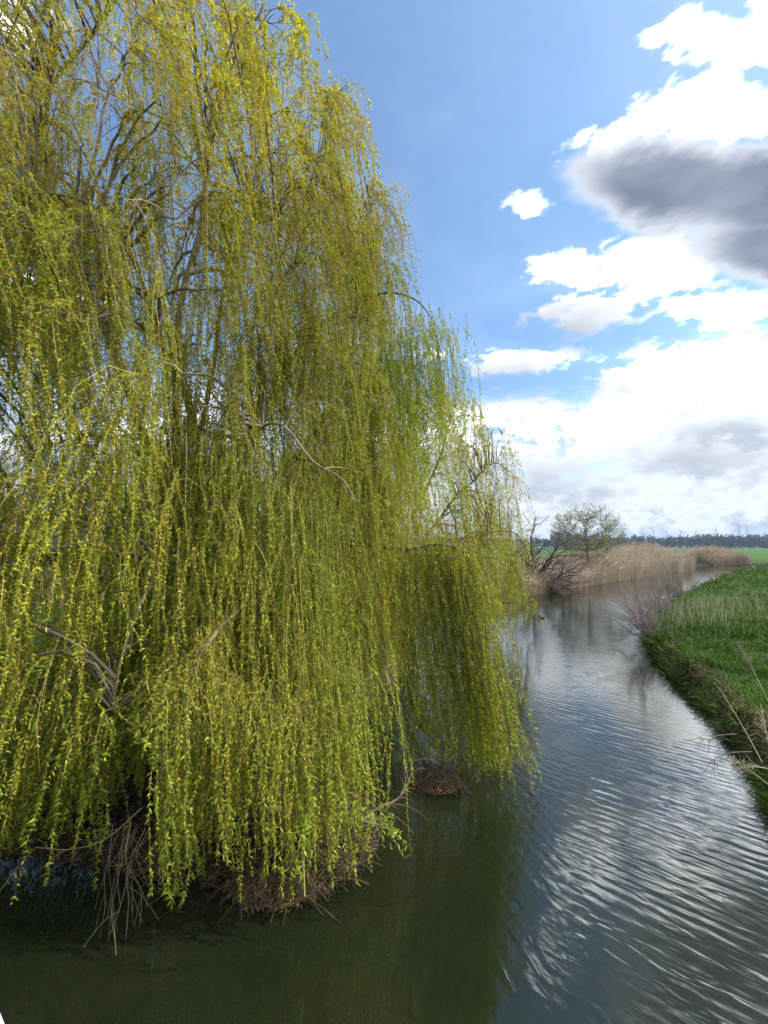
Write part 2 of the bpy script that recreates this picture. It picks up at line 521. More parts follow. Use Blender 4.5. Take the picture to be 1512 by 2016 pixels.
# ------------------------------------------------------------------ water
m, t = new_mat('stream_water')
geo = t.node('ShaderNodeNewGeometry')
ps = t.node('ShaderNodeSeparateXYZ'); t.l.new(geo.outputs['Position'], ps.inputs[0])
X, Y = ps.outputs[0], ps.outputs[1]
def ripple(dx, dy, wavelength, dist, dscale, seed, along=0.35):
    """wave trains with wandering crests: noise squeezed across the crests"""
    cu = t.math('ADD', t.math('MULTIPLY', X, dx), t.math('MULTIPLY', Y, dy))
    cw = t.math('ADD', t.math('MULTIPLY', X, -dy), t.math('MULTIPLY', Y, dx))
    cb = t.node('ShaderNodeCombineXYZ')
    t.put(cb.inputs[0], t.math('DIVIDE', cu, wavelength)); t.put(cb.inputs[1], t.math('MULTIPLY', cw, along / wavelength)); cb.inputs[2].default_value = seed
    wv = t.node('ShaderNodeTexWave', wave_type='BANDS', bands_direction='X', wave_profile='SIN')
    wv.inputs['Scale'].default_value = 0.314
    wv.inputs['Distortion'].default_value = dist
    wv.inputs['Detail'].default_value = 2.0
    wv.inputs['Detail Scale'].default_value = dscale
    wv.inputs['Detail Roughness'].default_value = 0.45
    t.l.new(cb.outputs[0], wv.inputs['Vector'])
    return wv.outputs[1]
# the willow shelters the near left water; the breeze reaches the rest
lee = t.math('SUBTRACT', X, t.math('ADD', 0.20, t.math('MULTIPLY', t.math('SUBTRACT', Y, 3.4), 0.30)))
patch = t.noise(geo.outputs['Position'], 0.8, 3, 0.5)
lee = t.math('ADD', lee, t.math('MULTIPLY', t.math('SUBTRACT', patch, 0.5), 1.3))
open_ = t.smooth(lee, -0.15, 1.3)
def chop(dx, dy, across, along, seed, detail=2.0):
    """irregular crests: noise drawn out along the crests"""
    cu = t.math('ADD', t.math('MULTIPLY', X, dx / across), t.math('MULTIPLY', Y, dy / across))
    cw = t.math('ADD', t.math('MULTIPLY', X, -dy / along), t.math('MULTIPLY', Y, dx / along))
    cb = t.node('ShaderNodeCombineXYZ')
    t.put(cb.inputs[0], cu); t.put(cb.inputs[1], cw); cb.inputs[2].default_value = seed
    return t.noise(cb.outputs[0], 1.0, detail, 0.45, 0.35)
near = t.smooth(lee, 0.3, 2.6, 1.0, 0.0)
far = t.math('SUBTRACT', 1.0, near)
r1 = ripple(0.62, 0.78, 0.16, 4.5, 0.6, 0.0, 0.22)
r3 = ripple(0.95, 0.31, 0.16, 4.5, 0.6, 9.0, 0.22)
c1_ = chop(0.64, 0.77, 0.14, 0.50, 1.0)
c3_ = chop(0.96, 0.28, 0.135, 0.46, 5.0)
c2_ = chop(0.40, 0.92, 0.11, 0.34, 2.0, 1.0)
h = t.math('ADD', t.math('MULTIPLY', r1, 0.20), t.math('MULTIPLY', c1_, 1.15))
h2 = t.math('ADD', t.math('MULTIPLY', r3, 0.22), t.math('MULTIPLY', c3_, 1.15))
h = t.math('ADD', t.math('MULTIPLY', h, far), t.math('MULTIPLY', h2, near))
h = t.math('ADD', h, t.math('MULTIPLY', c2_, 0.13))
gust = t.smooth(t.noise(geo.outputs['Position'], 0.35, 3, 0.5), 0.3, 0.7, 0.65, 1.15)
h = t.math('MULTIPLY', h, t.math('MULTIPLY', t.math('MULTIPLY', open_, gust), t.smooth(Y, 4.5, 11.0, 1.0, 0.42)))
h = t.math('ADD', h, t.math('MULTIPLY', t.noise(geo.outputs['Position'], 1.6, 2, 0.5), 0.10))
bp = t.node('ShaderNodeBump'); bp.inputs['Strength'].default_value = 1.0; bp.inputs['Distance'].default_value = 0.0090
t.l.new(h, bp.inputs['Height'])
wc = t.mix(t.smooth(t.noise(geo.outputs['Position'], 0.5, 4, 0.6), 0.3, 0.7), (0.007, 0.0105, 0.0045), (0.011, 0.014, 0.006))
p = principled(t, wc, 0.03, 0.5, bp.outputs[0])
p.inputs['IOR'].default_value = 1.62
t.put(p.inputs['Roughness'], t.smooth(lee, 0.0, 1.6, 0.03, 0.085))
finish(t, p.outputs[0])
acc = Acc()
wx = lines([[-70, -40], np.arange(-20, 40, 4.0), np.arange(40, 260, 20)]); wy = lines([[-70, -40], np.arange(-20, 100, 4.0)])
XX, YY = np.meshgrid(wx, wy); nx, ny = len(wx), len(wy)
ii = (np.arange(ny - 1)[:, None] * nx + np.arange(nx - 1)[None, :]).ravel()
acc.add(np.c_[XX.ravel(), YY.ravel(), np.zeros(XX.size)], np.stack([ii, ii + 1, ii + nx + 1, ii + nx], 1), (0.02, 0.03, 0.01))
water = acc.build('water', m, smooth=True)
tag(water, 'rippled grey-green stream bending away to the right', kind='structure')

# ------------------------------------------------------------------ weeping willows
def bezier(a, b, c, n):
    u = np.linspace(0, 1, n)[None, :, None]
    return (1 - u) ** 2 * a[:, None] + 2 * u * (1 - u) * b[:, None] + u ** 2 * c[:, None]

def attach(targets, nodes, axis, up_pen=1.6):
    """index of the branch node each target grows from: near, lower and further in"""
    idx = np.zeros(len(targets), int)
    nr = np.hypot(nodes[:, 0] - axis[0], nodes[:, 1] - axis[1])
    for i in range(0, len(targets), 500):
        q = targets[i:i + 500]
        dv = q[:, None] - nodes[None]
        cost = np.linalg.norm(dv, axis=-1) + up_pen * np.maximum(-dv[..., 2] - 0.4, 0)
        tr = np.hypot(q[:, 0] - axis[0], q[:, 1] - axis[1])
        cost += 1.5 * np.maximum(nr[None] - tr[:, None] + 0.1, 0)
        idx[i:i + 500] = cost.argmin(1)
    return idx

def strands(root, dirh, L, rise, reach, lean, K, r):
    """hanging shoots: out of the bough, over, then straight down with a little sway"""
    S = len(root)
    u = np.linspace(0, 1, K)[None, :]
    s = u * L[:, None]
    b = 0.28 + 0.12 * r.random((S, 1))
    out = reach[:, None] * (1 - np.exp(-s / b))
    dz = rise[:, None] * s / b * np.exp(-s / b) - np.maximum(s - 0.6 * out, 0)
    pt = root[:, None, :] + dirh[:, None, :] * out[..., None]
    pt[..., 2] += dz
    for _ in range(2):
        fq = r.uniform(0.8, 2.6, (S, 1)); ph = r.uniform(0, 6.28, (S, 1)); am = r.uniform(0.01, 0.09, (S, 1))
        an = r.uniform(0, 6.28, (S, 1))
        o = am * (np.sin(s * fq * 2 + ph) - np.sin(ph)) * np.minimum(s, 1)
        pt[..., 0] += o * np.cos(an); pt[..., 1] += o * np.sin(an)
    pt += lean[:, None, :] * (s ** 1.25)[..., None]
    return pt

YEL = np.array([0.52, 0.405, 0.045]); OLV = np.array([0.35, 0.30, 0.036]); GRN = np.array([0.195, 0.285, 0.028]); LIME = np.array([0.34, 0.44, 0.05])
TW_Y = np.array([0.40, 0.29, 0.075]); TW_B = np.array([0.17, 0.115, 0.06])

def strand_foliage(twig_acc, leaf_acc, pt, per_m, size, r, yellow, sides=3, rad=0.0032, skip=0.0, tri=False):
    S, K, _ = pt.shape
    seg = np.linalg.norm(np.diff(pt, axis=1), axis=-1)
    L = seg.sum(1)
    tcol = TW_Y * r.uniform(0.6, 1.15, (S, 1)) * (1 - 0.35 * r.random((S, 1)))
    mixb = r.random((S, 1)) < 0.38
    bare = r.random(S) < 0.10
    tcol = np.where(bare[:, None], np.array([0.55, 0.42, 0.13]), tcol)
    tcol = np.where(mixb, TW_B * r.uniform(0.8, 1.4, (S, 1)), tcol)
    Rd = rad * np.linspace(1.0, 0.35, K)[None, :] * r.uniform(0.8, 1.3, (S, 1))
    st_ = 2 if per_m < 80 else 1
    tubes(twig_acc, pt[:, ::st_], Rd[:, ::st_], sides, tcol)
    clump = np.clip(1 + 0.22 * Wob(1.1, 303)(pt[:, K // 2]), 0.62, 1.4)
    n = np.maximum((L * per_m * r.uniform(0.55, 1.25, S) * np.where(bare, 0.3, 1.0)).astype(int), 2)
    own = np.repeat(np.arange(S), n)
    N = len(own)
    u = r.random(N) ** 0.85 * (1 - skip) + skip
    # leaves come in small whorls
    u = np.where(r.random(N) < 0.6, np.round(u * L[own] * 22) / np.maximum(22 * L[own], 1e-3), u)
    u = np.clip(u, 0, 0.999) * (K - 1)
    i = u.astype(int); f = (u - i)[:, None]
    pos = pt[own, i] * (1 - f) + pt[own, i + 1] * f
    tan = unit(pt[own, i + 1] - pt[own, i])
    rnd = unit(r.normal(size=(N, 3)))
    perp = unit(np.cross(tan, rnd))
    open_a = r.uniform(0.25, 1.0, N)[:, None]
    di = tan * (1 - 0.45 * open_a) + perp * (0.35 + open_a)
    di[:, 2] += r.uniform(-0.35, 0.3, N)
    yl = np.clip(yellow[own] + r.normal(0, 0.22, N), 0, 1)[:, None]
    cat = r.random(N)[:, None] < 0.5 * yl + 0.1
    col = np.where(cat, YEL * r.uniform(0.7, 1.25, (N, 1)), GRN * (1 - yl) + OLV * yl)
    col = np.where(r.random((N, 1)) < 0.14, LIME * r.uniform(0.8, 1.2, (N, 1)), col) * r.uniform(0.75, 1.3, (N, 1)) * clump[own][:, None]
    Lf = np.where(cat[:, 0], 0.6, 1.0) * size * r.uniform(0.6, 1.3, N)
    Wf = Lf * np.where(cat[:, 0], 0.42, 0.30)
    leaves(leaf_acc, pos, di, np.cross(di, unit(r.normal(size=(N, 3)))), Lf, Wf, col, 0.12, tri)

PR = np.array([  # crown height, outer radius seen on the stream side
    (0.2, 5.7), (2.0, 5.85), (4.0, 5.9), (6.3, 5.75), (8.3, 5.6), (9.1, 5.3), (9.7, 4.9), (10.4, 4.95), (11.6, 4.75), (13.0, 4.4), (14.2, 3.6), (15.2, 2.4), (17.0, 0.8)])

LIMB_K = 0.62
BUNCH = 6
def hollow(pt):
    """shoots over the hollow at the foot of the tree stop short, so one looks in under the crown"""
    e = pt[:, -1]
    m_ = (np.abs(e[:, 0] + 2.75 + 0.25 * (e[:, 1] - 4.8)) < 0.30) & (e[:, 1] < 6.4) & (e[:, 2] < 2.0) & (pt[:, 0, 2] > 0.9)
    pt[m_, :, 2] = pt[m_, :1, 2] + (pt[m_, :, 2] - pt[m_, :1, 2]) * np.clip((pt[m_, 0, 2] - 1.75 - 0.5 * np.abs(np.sin(pt[m_, 0, 0] * 37))) / np.maximum(pt[m_, 0, 2] - e[m_, 2], .01), 0.15, 1)[:, None]
    return pt

def willow(name, label, axis, base_z, limbs, profile, azf, n2, n3, n4, per_m, size, strand_len, r, bark, keep=None, KS=7, extra=None, pale=(), bare_at=None):
    root = thing(name, label, 'tree')
    ax = np.array(axis)
    nodes, nrad = [], []
    fork = np.array([ax[0] + 0.05, ax[1] - 0.1, base_z + 1.9])
    # trunk
    a = Acc()
    tp = spline([(ax[0] - .12, ax[1], base_z - 0.5), (ax[0], ax[1], base_z + .25), (ax[0] + .08, ax[1] - .03, base_z + 1.0), fork + (0, 0, 0.35)], 12)
    tr = np.interp(np.linspace(0, 1, 12), [0, 0.2, 0.5, 1], [0.78, 0.56, 0.45, 0.40]) * (1 + 0.04 * np.sin(np.arange(12) * 2.1))
    tubes(a, tp[None], tr[None], 14, (0.1, 0.1, 0.1))
    a.build('trunk', bark, root, True)
    for k_, (L, r0, r1) in enumerate(limbs):
        lm = M_BARK_PALE if k_ in pale else bark
        pts = np.vstack([fork + r.normal(0, 0.12, 3), L])
        q = spline(pts, 8 * len(pts))
        ww = Wob(1.6, int(r.integers(1e6)))
        jit = np.stack([ww(q), ww(q + 9.1), ww(q - 7.7)], -1) * 0.07
        q[1:] += jit[1:] - jit[0]
        r0, r1 = r0 * LIMB_K, r1 * 0.35
        rd = r0 + (r1 - r0) * np.linspace(0, 1, len(q)) ** 0.8
        a = Acc(); tubes(a, q[None], rd[None], 9, (0.1, 0.1, 0.1))
        a.build('limb', lm, root, True)
        k0 = len(q) // 4
        nodes.append(q[k0:]); nrad.append(rd[k0:])
    nodes = np.vstack(nodes); nrad = np.concatenate(nrad)

    def sample(n, u0, u1, zlo, zhi):
        pts = []
        while sum(map(len, pts)) < n:
            m_ = n * 3
            z = r.uniform(zlo, zhi, m_)
            th = r.uniform(0, 2 * np.pi, m_)
            cam_side = np.cos(th - math.atan2(-ax[1], -ax[0]))     # towards the bridge
            ok = r.random(m_) < np.where(cam_side > -0.25, 1.0, 0.42)
            rad = np.interp(z, profile[:, 0], profile[:, 1]) * azf(th, z) * (u0 + (u1 - u0) * r.random(m_) ** 0.7)
            ok &= r.random(m_) < np.clip(rad / 4.0, 0.12, 1.0)
            q = np.c_[ax[0] + rad * np.cos(th), ax[1] + rad * np.sin(th), z][ok]
            if keep is not None: q = q[keep(q)]
            pts.append(q)
        return np.vstack(pts)[:n]

    def grow(n, u0, u1, zlo, zhi, r0, r1, sag, K):
        tg = sample(n, u0, u1, zlo, zhi)
        out = unit(np.c_[tg[:, 0] - ax[0], tg[:, 1] - ax[1], np.zeros(len(tg))])
        ix = attach(tg, nodes, ax)
        st = nodes[ix]
        dist = np.linalg.norm(tg - st, axis=1)
        mid = st * 0.45 + tg * 0.55 - out * 0.1 * dist[:, None]
        mid[:, 2] = np.maximum(st[:, 2], tg[:, 2]) + sag * dist * r.uniform(0.4, 1.2, len(tg))
        pt = bezier(st, mid, tg, K)
        pt[:, 1:-1] += r.normal(0, 0.012, (len(tg), K - 2, 3)) * dist[:, None, None]
        ra = np.minimum(r0 * np.clip(dist, 0.5, 2.5)[:, None] / 1.5, nrad[ix][:, None] * 0.8 + 0.002) * (1 - np.linspace(0, 1, K)[None, :]) + r1
        return pt, ra
    top = profile[-1, 0]
    b2, ra2 = grow(n2, 0.5, 0.93, 2.2, top, 0.045, 0.010, 0.30, 9)
    bt = Acc(); tubes(bt, b2, ra2, 4, (np.array([0.15, 0.115, 0.075]) * r.uniform(0.6, 1.5, (len(b2), 1))))
    nodes = np.vstack([nodes, b2[:, 3:].reshape(-1, 3)]); nrad = np.concatenate([nrad, ra2[:, 3:].ravel()])
    b3, ra3 = grow(n3, 0.42, 1.0, 1.3, top + 0.1, 0.014, 0.0045, 0.46, 7)
    tubes(bt, b3, ra3, 3, (np.array([0.24, 0.17, 0.085]) * r.uniform(0.5, 1.4, (len(b3), 1))))
    bt.build('bough', M_TWIG, root)
    if bare_at is not None:
        tg = bare_at(r)
        st_ = nodes[attach(tg, nodes, ax)]
        mid = (st_ + tg) / 2 + np.c_[(tg - st_)[:, :2] * .1, -0.1 * np.ones(len(tg))]
        pb = bezier(st_, mid, tg, 7)
        pb[:, 1:-1] += r.normal(0, .02, (len(tg), 5, 3))
        fa = Acc(); tubes(fa, pb, .006 * np.linspace(1, .3, 7)[None] * np.ones((len(tg), 1)), 3, np.array([0.20, 0.14, 0.09]))
        j_ = r.integers(0, len(tg), 3 * len(tg)); k2 = r.integers(2, 6, 3 * len(tg))
        s2 = pb[j_, k2]; e2 = s2 + unit(tg - st_)[j_] * r.uniform(.2, .6, (len(j_), 1)) + r.normal(0, .22, (len(j_), 3)) - np.array([0, 0, .15])
        tubes(fa, bezier(s2, (s2 + e2) / 2 + (0, 0, .04), e2, 4), np.full((len(j_), 4), .0028), 3, np.array([0.22, 0.16, 0.09]))
        fa.build('bare_twigs', M_TWIG, root)
    # hanging shoots, in bunches that share a root, a lean and a tint
    nb = n4 // BUNCH; n4 = nb * BUNCH
    bo = r.integers(0, len(b3), nb)
    ub = r.uniform(0.25, 0.999, nb) * 6
    bn = np.repeat(np.arange(nb), BUNCH)
    own = bo[bn]
    u = np.clip(ub[bn] + r.normal(0, 0.35, n4), 0.8, 5.999)
    i = u.astype(int); f = (u - i)[:, None]
    rt = b3[own, i] * (1 - f) + b3[own, i + 1] * f
    tan = unit(b3[own, i + 1] - b3[own, i])
    an = r.uniform(0, 6.28, nb)[bn] + r.normal(0, 0.45, n4)
    dh = unit(np.c_[tan[:, 0] * 1.3 + np.cos(an), tan[:, 1] * 1.3 + np.sin(an), np.zeros(n4)])
    L = r.uniform(*strand_len, nb)[bn] * r.uniform(0.55, 1.15, n4) * np.interp(rt[:, 2], [1, 4, 9, top - 2, top], [1.0, 1.15, 1.0, 0.62, 0.35])
    gz_ = np.maximum(ground_z(rt[:, :2] + dh[:, :2] * 0.2), 0.0)
    L = np.minimum(L, np.maximum(rt[:, 2] - gz_ - r.uniform(0.05, 0.7, n4), 0.25))
    sway = np.stack([Wob(0.8, 61)(rt), Wob(0.8, 62)(rt), np.zeros(n4)], -1) * 0.09 + (r.normal(0, 0.07, (nb, 3)) * (1, 1, 0))[bn] + r.normal(0, 0.035, (n4, 3)) * (1, 1, 0) + np.array([0.015, -0.01, 0])
    rise = r.uniform(0.04, 0.30, nb)[bn] * r.uniform(.6, 1.3, n4); reach = r.uniform(0.12, 0.65, nb)[bn] * r.uniform(.6, 1.3, n4)
    pt = strands(rt, dh, L, rise, reach, sway, KS, r)
    byl = r.normal(0, 0.16, nb)[bn]
    groups = [hollow(pt)]
    yl = np.clip(byl + 0.62 + 0.30 * Wob(0.9, 77)(rt) + np.interp(rt[:, 2], [0, 3, 6, 10], [-0.40, -0.15, 0.0, 0.15]), 0.05, 1)
    yls = [yl]
    if extra is not None:
        e, ye = extra(nodes, r)
        groups.append(hollow(e)); yls.append(ye)
    tw, lf = Acc(), Acc()
    for g, y_ in zip(groups, yls):
        dcam = np.linalg.norm(g[:, 0] - CAM, axis=1)
        for lo, hi in ((0, 7.0), (7.0, 10), (10, 14), (14, 99)):
            s_ = (dcam >= lo) & (dcam < hi)
            if s_.sum() == 0: continue
            kf = {0: 1.55, 7.0: 1.05, 10: 0.70, 14: 0.40}[lo]
            zf = {0: 0.86, 7.0: 1.0, 10: 1.2, 14: 1.5}[lo]
            strand_foliage(tw, lf, g[s_], per_m * kf, size * zf, r, y_[s_], tri=True)
    tw.build('hanging_shoots', M_TWIG, root)
    lf.build('crown', M_LEAF, root)
    return root

def azf_main(th, z):
    """1 on the stream side, drawn in towards the bridge where the bank ends"""
    front = np.clip(np.cos(th - R(-80)), 0, 1)
    left = np.clip(np.cos(th - R(180)), 0, 1)
    low = np.interp(z, [0, 3, 8, 14], [0.36, 0.34, 0.26, 0.10])
    return (1 - low * front ** 1.3) * (1 + np.interp(z, [9, 12, 14, 15, 17], [0.06, 0.2, 0.7, 1.6, 4.0]) * left)

A = (-4.5, 8.5)
LIMBS = [
    ([P(310, 960, 8.5), P(215, 660, 8.4), P(112, 400, 8.2), P(84, 260, 8.0), P(100, 170, 7.9), P(190, 60, 7.7), P(260, -60, 7.6)], 0.22, 0.04),
    ([P(385, 900, 8.8), P(352, 660, 8.9), P(400, 440, 9.1), P(415, 290, 9.2), P(480, 150, 9.2), P(530, 85, 9.1)], 0.20, 0.03),
    ([P(440, 960, 8.2), P(520, 800, 8.0), P(600, 668, 7.9), P(690, 605, 7.9), P(765, 573, 7.9), P(828, 588, 7.8), P(868, 650, 7.7)], 0.14, 0.018),
    ([P(480, 1000, 8.6), P(600, 880, 8.6), P(690, 745, 8.8), P(700, 600, 9.1), P(720, 500, 9.2), P(752, 430, 9.3)], 0.12, 0.02),
    ([P(520, 1120, 8.0), P(660, 1066, 7.7), P(790, 1074, 7.5), P(860, 1066, 7.4), P(908, 1085, 7.3), P(928, 1150, 7.2)], 0.13, 0.018),
    ([P(420, 1190, 6.6), P(455, 1205, 5.4), P(415, 1245, 4.85), P(362, 1320, 4.55), P(335, 1400, 4.5), P(325, 1470, 4.5)], 0.07, 0.03),
    ([P(350, 1040, 6.6), P(312, 1085, 5.6), P(300, 1140, 5.3), P(280, 1185, 5.1), P(235, 1300, 5.0), P(210, 1400, 5.0)], 0.08, 0.03),
    ([P(345, 690, 8.4), P(300, 660, 8.1), P(130, 640, 7.5), P(0, 690, 7.2), P(-150, 770, 7.0)], 0.12, 0.03),
    ([(-4.2, 11.0, 6), (-3.6, 13, 9.5), (-3.0, 14, 11.5)], 0.18, 0.03),
    ([(-3.0, 10.5, 5), (-1.2, 12, 7.5), (0.3, 12.8, 9.0)], 0.15, 0.03),
    ([(-6.5, 9.5, 5), (-8.8, 10.2, 9), (-9.8, 10.5, 12)], 0.18, 0.03),
    ([(-7, 8.2, 4), (-9.8, 7.8, 7), (-11, 7.4, 8)], 0.15, 0.03),
    ([P(385, 900, 7.4), P(330, 700, 6.4), P(250, 500, 5.6), P(200, 425, 5.4), P(140, 385, 5.3), P(60, 375, 5.3)], 0.10, 0.03),
    ([P(470, 930, 7.0), P(505, 850, 6.0), P(545, 835, 5.6), P(600, 905, 5.4), P(660, 935, 5.3), P(690, 975, 5.3)], 0.06, 0.02),
    ([P(420, 760, 7.8), P(445, 580, 7.3), P(480, 455, 7.0), P(545, 425, 6.8)], 0.10, 0.015),
    ([P(300, 900, 7.6), P(200, 860, 6.8), P(90, 880, 6.3), P(-20, 960, 6.0)], 0.09, 0.015),
]

def keep_main(q):
    # gaps the light comes through, and the open hollow at the foot of the tree
    g = Wob(1.15, 41)(q)
    ok = g > -1.15
    return ok

def cascade(nodes, r):
    """the bright cascade of long shoots at the front and the ones trailing over the bank edge"""
    rts, dhs, Ls = [], [], []
    def line(pts, n, Lr, spread=0.12, out=(0, -1)):
        q = spline(pts, 60)
        i = r.integers(0, 60, n)
        rt = q[i] + r.normal(0, spread, (n, 3)) * np.array([1, 1, 0.6])
        rts.append(rt); an = r.normal(0, 0.9, n) + math.atan2(out[1], out[0])
        dhs.append(np.c_[np.cos(an), np.sin(an), np.zeros(n)]); Ls.append(r.uniform(*Lr, n))
    line([P(480, 1190, 6.0), P(415, 1245, 5.6), P(360, 1330, 5.25), P(330, 1400, 5.15)], 380, (1.0, 2.6), 0.26)
    line([P(480, 1190, 6.0), P(560, 1230, 5.6), P(640, 1290, 5.4), P(700, 1350, 5.4)], 330, (1.0, 2.4), 0.28)
    line([P(445, 1215, 5.3), P(415, 1245, 4.85), P(362, 1320, 4.6), P(330, 1420, 4.5)], 150, (0.8, 2.2), 0.07)
    line([P(400, 1330, 4.95), P(470, 1350, 4.75), P(560, 1390, 4.85), P(640, 1420, 5.0)], 240, (0.7, 2.0), 0.20)
    line([P(250, 900, 6.2), P(350, 870, 5.9), P(450, 900, 5.8), P(560, 950, 5.9), P(660, 1020, 6.0)], 420, (1.2, 3.0), 0.34)
    line([P(-20, 960, 6.2), P(90, 900, 6.1), P(200, 930, 6.0), P(280, 1000, 6.0)], 240, (1.0, 2.8), 0.34)
    line([P(330, 1090, 5.7), P(430, 1060, 5.6), P(540, 1090, 5.6), P(650, 1150, 5.8)], 300, (0.9, 2.4), 0.34)
    line([P(290, 1180, 6.1), P(220, 1290, 5.9), P(130, 1400, 5.7), P(40, 1450, 5.6)], 330, (0.8, 2.0), 0.25)
    line([P(-60, 1250, 6.2), P(100, 1330, 6.0), P(260, 1380, 6.2)], 120, (0.8, 2.0), 0.25)
    line([P(790, 1074, 7.5), P(860, 1066, 7.4), P(908, 1085, 7.3), P(928, 1150, 7.2)], 330, (2.2, 4.3), 0.17)
    line([P(700, 735, 8.0), P(800, 640, 7.8), P(868, 650, 7.7)], 200, (1.5, 4.0), 0.25)
    line([P(330, 620, 6.6), P(380, 780, 6.3), P(420, 950, 6.0)], 130, (1.5, 3.0), 0.22)
    line([P(40, 380, 6.0), P(140, 385, 6.05), P(230, 470, 6.3)], 180, (1.5, 3.6), 0.2)
    rt = np.vstack(rts); dh = np.vstack(dhs); L = np.concatenate(Ls)
    gz_ = np.maximum(ground_z(rt[:, :2] + dh[:, :2] * 0.2), 0.0)
    L = np.minimum(L, np.maximum(rt[:, 2] - gz_ - r.uniform(-0.05, 0.4, len(L)), 0.2))
    ln = np.stack([0.05 + 0.06 * Wob(1.2, 63)(rt), -0.03 + 0.05 * Wob(1.2, 64)(rt), np.zeros(len(L))], -1) + r.normal(0, 0.03, (len(L), 3)) * (1, 1, 0)
    pt = strands(rt, dh, L, r.uniform(0.02, 0.12, len(L)), r.uniform(0.08, 0.3, len(L)), ln, 8, r)
    return pt, np.clip(0.24 + 0.32 * Wob(1.2, 5)(rt), 0.0, 0.9)

def bare_fan(r):
    return np.array([P(r.uniform(700, 790), r.uniform(395, 560), r.uniform(8.6, 9.6)) for _ in range(70)])

willow('willow_tree', 'large weeping willow in yellow-green spring leaf trailing into the near water', A, 0.45, LIMBS, PR, azf_main,
       380, 2100, 14400, 54, 0.060, (1.3, 4.0), np.random.default_rng(101), M_BARK, keep_main, extra=cascade, pale=(5, 6, 12, 13), bare_at=bare_fan)

# second willow, further along the bank
B = (1.0, 20.0)
PR2 = np.array([(0.2, 5.9), (3, 6.0), (6, 5.9), (8.5, 5.6), (10.0, 4.9), (11.5, 3.8), (12.8, 2.4), (13.6, 0.6)])
def V(*p): return np.array(p, float)
LIMBS2 = [([V(1.2, 20.5, 5), V(2.6, 20, 8), V(3.2, 19.8, 10), V(3.6, 19.6, 11)], 0.2, 0.03),
          ([V(2, 20, 4.4), V(4, 19.5, 6.8), V(5.4, 19.2, 8), V(6.2, 19.0, 7.6)], 0.16, 0.02),
          ([V(1.6, 19, 3.8), V(3.8, 18, 4.4), V(5.6, 17.5, 4.6), V(6.3, 17.4, 3.8)], 0.13, 0.02),
          ([V(-.6, 21.5, 5), V(-1.6, 21.5, 8), V(-2, 21.5, 10.5)], 0.2, 0.03),
          ([V(.6, 23, 5), V(2.5, 24, 8), V(3.5, 24.5, 10)], 0.16, 0.03),
          ([V(.4, 19, 5), V(.8, 17.5, 8), V(1.2, 16.6, 9.5)], 0.16, 0.03),
          ([V(-2, 20, 4), V(-4, 19, 6.5), V(-5, 18.6, 7)], 0.15, 0.03)]
def azf2(th, z): return 1.0 - 0.15 * np.clip(np.cos(th - R(-100)), 0, 1)
willow('willow_tree', 'smaller and more distant weeping willow drooping over the stream behind the large one', B, 0.55, LIMBS2, PR2, azf2,
       260, 1300, 6000, 22, 0.085, (1.4, 4.4), np.random.default_rng(202), M_BARK_DARK, None, KS=7)

# ------------------------------------------------------------------ foot of the big willow
def ribbons(acc, base, tip, width, bend, col, K=3):
    """thin tapering blades from base to tip, bowed by bend; col (N,3)"""
    N = len(base)
    u = np.linspace(0, 1, K)[None, :, None]
    ctr = base[:, None] * (1 - u) + tip[:, None] * u + bend[:, None] * (4 * u * (1 - u))
    ax_ = unit(tip - base)
    sd = unit(np.cross(ax_, unit(rng.normal(size=(N, 3)))))
    wv = width[:, None, None] * np.array([1.0, 0.75, 0.0] if K == 3 else np.r_[np.linspace(1, .6, K - 1), 0])[None, :, None] * 0.5
    V_ = np.stack([ctr - sd[:, None] * wv, ctr + sd[:, None] * wv], 2)       # N,K,2,3
    n = np.arange(N)[:, None] * K * 2
    fs = [n + np.array([2 * k, 2 * k + 1, 2 * k + 3, 2 * k + 2]) for k in range(K - 2)]
    k = K - 2
    ft = n + np.array([2 * k, 2 * k + 1, 2 * k + 2])
    c = np.repeat(col, K * 2, axis=0)
    acc.add(V_.reshape(-1, 3), np.vstack(fs), c)
    acc.t.append(ft.astype(np.int32) + acc.n - N * K * 2)

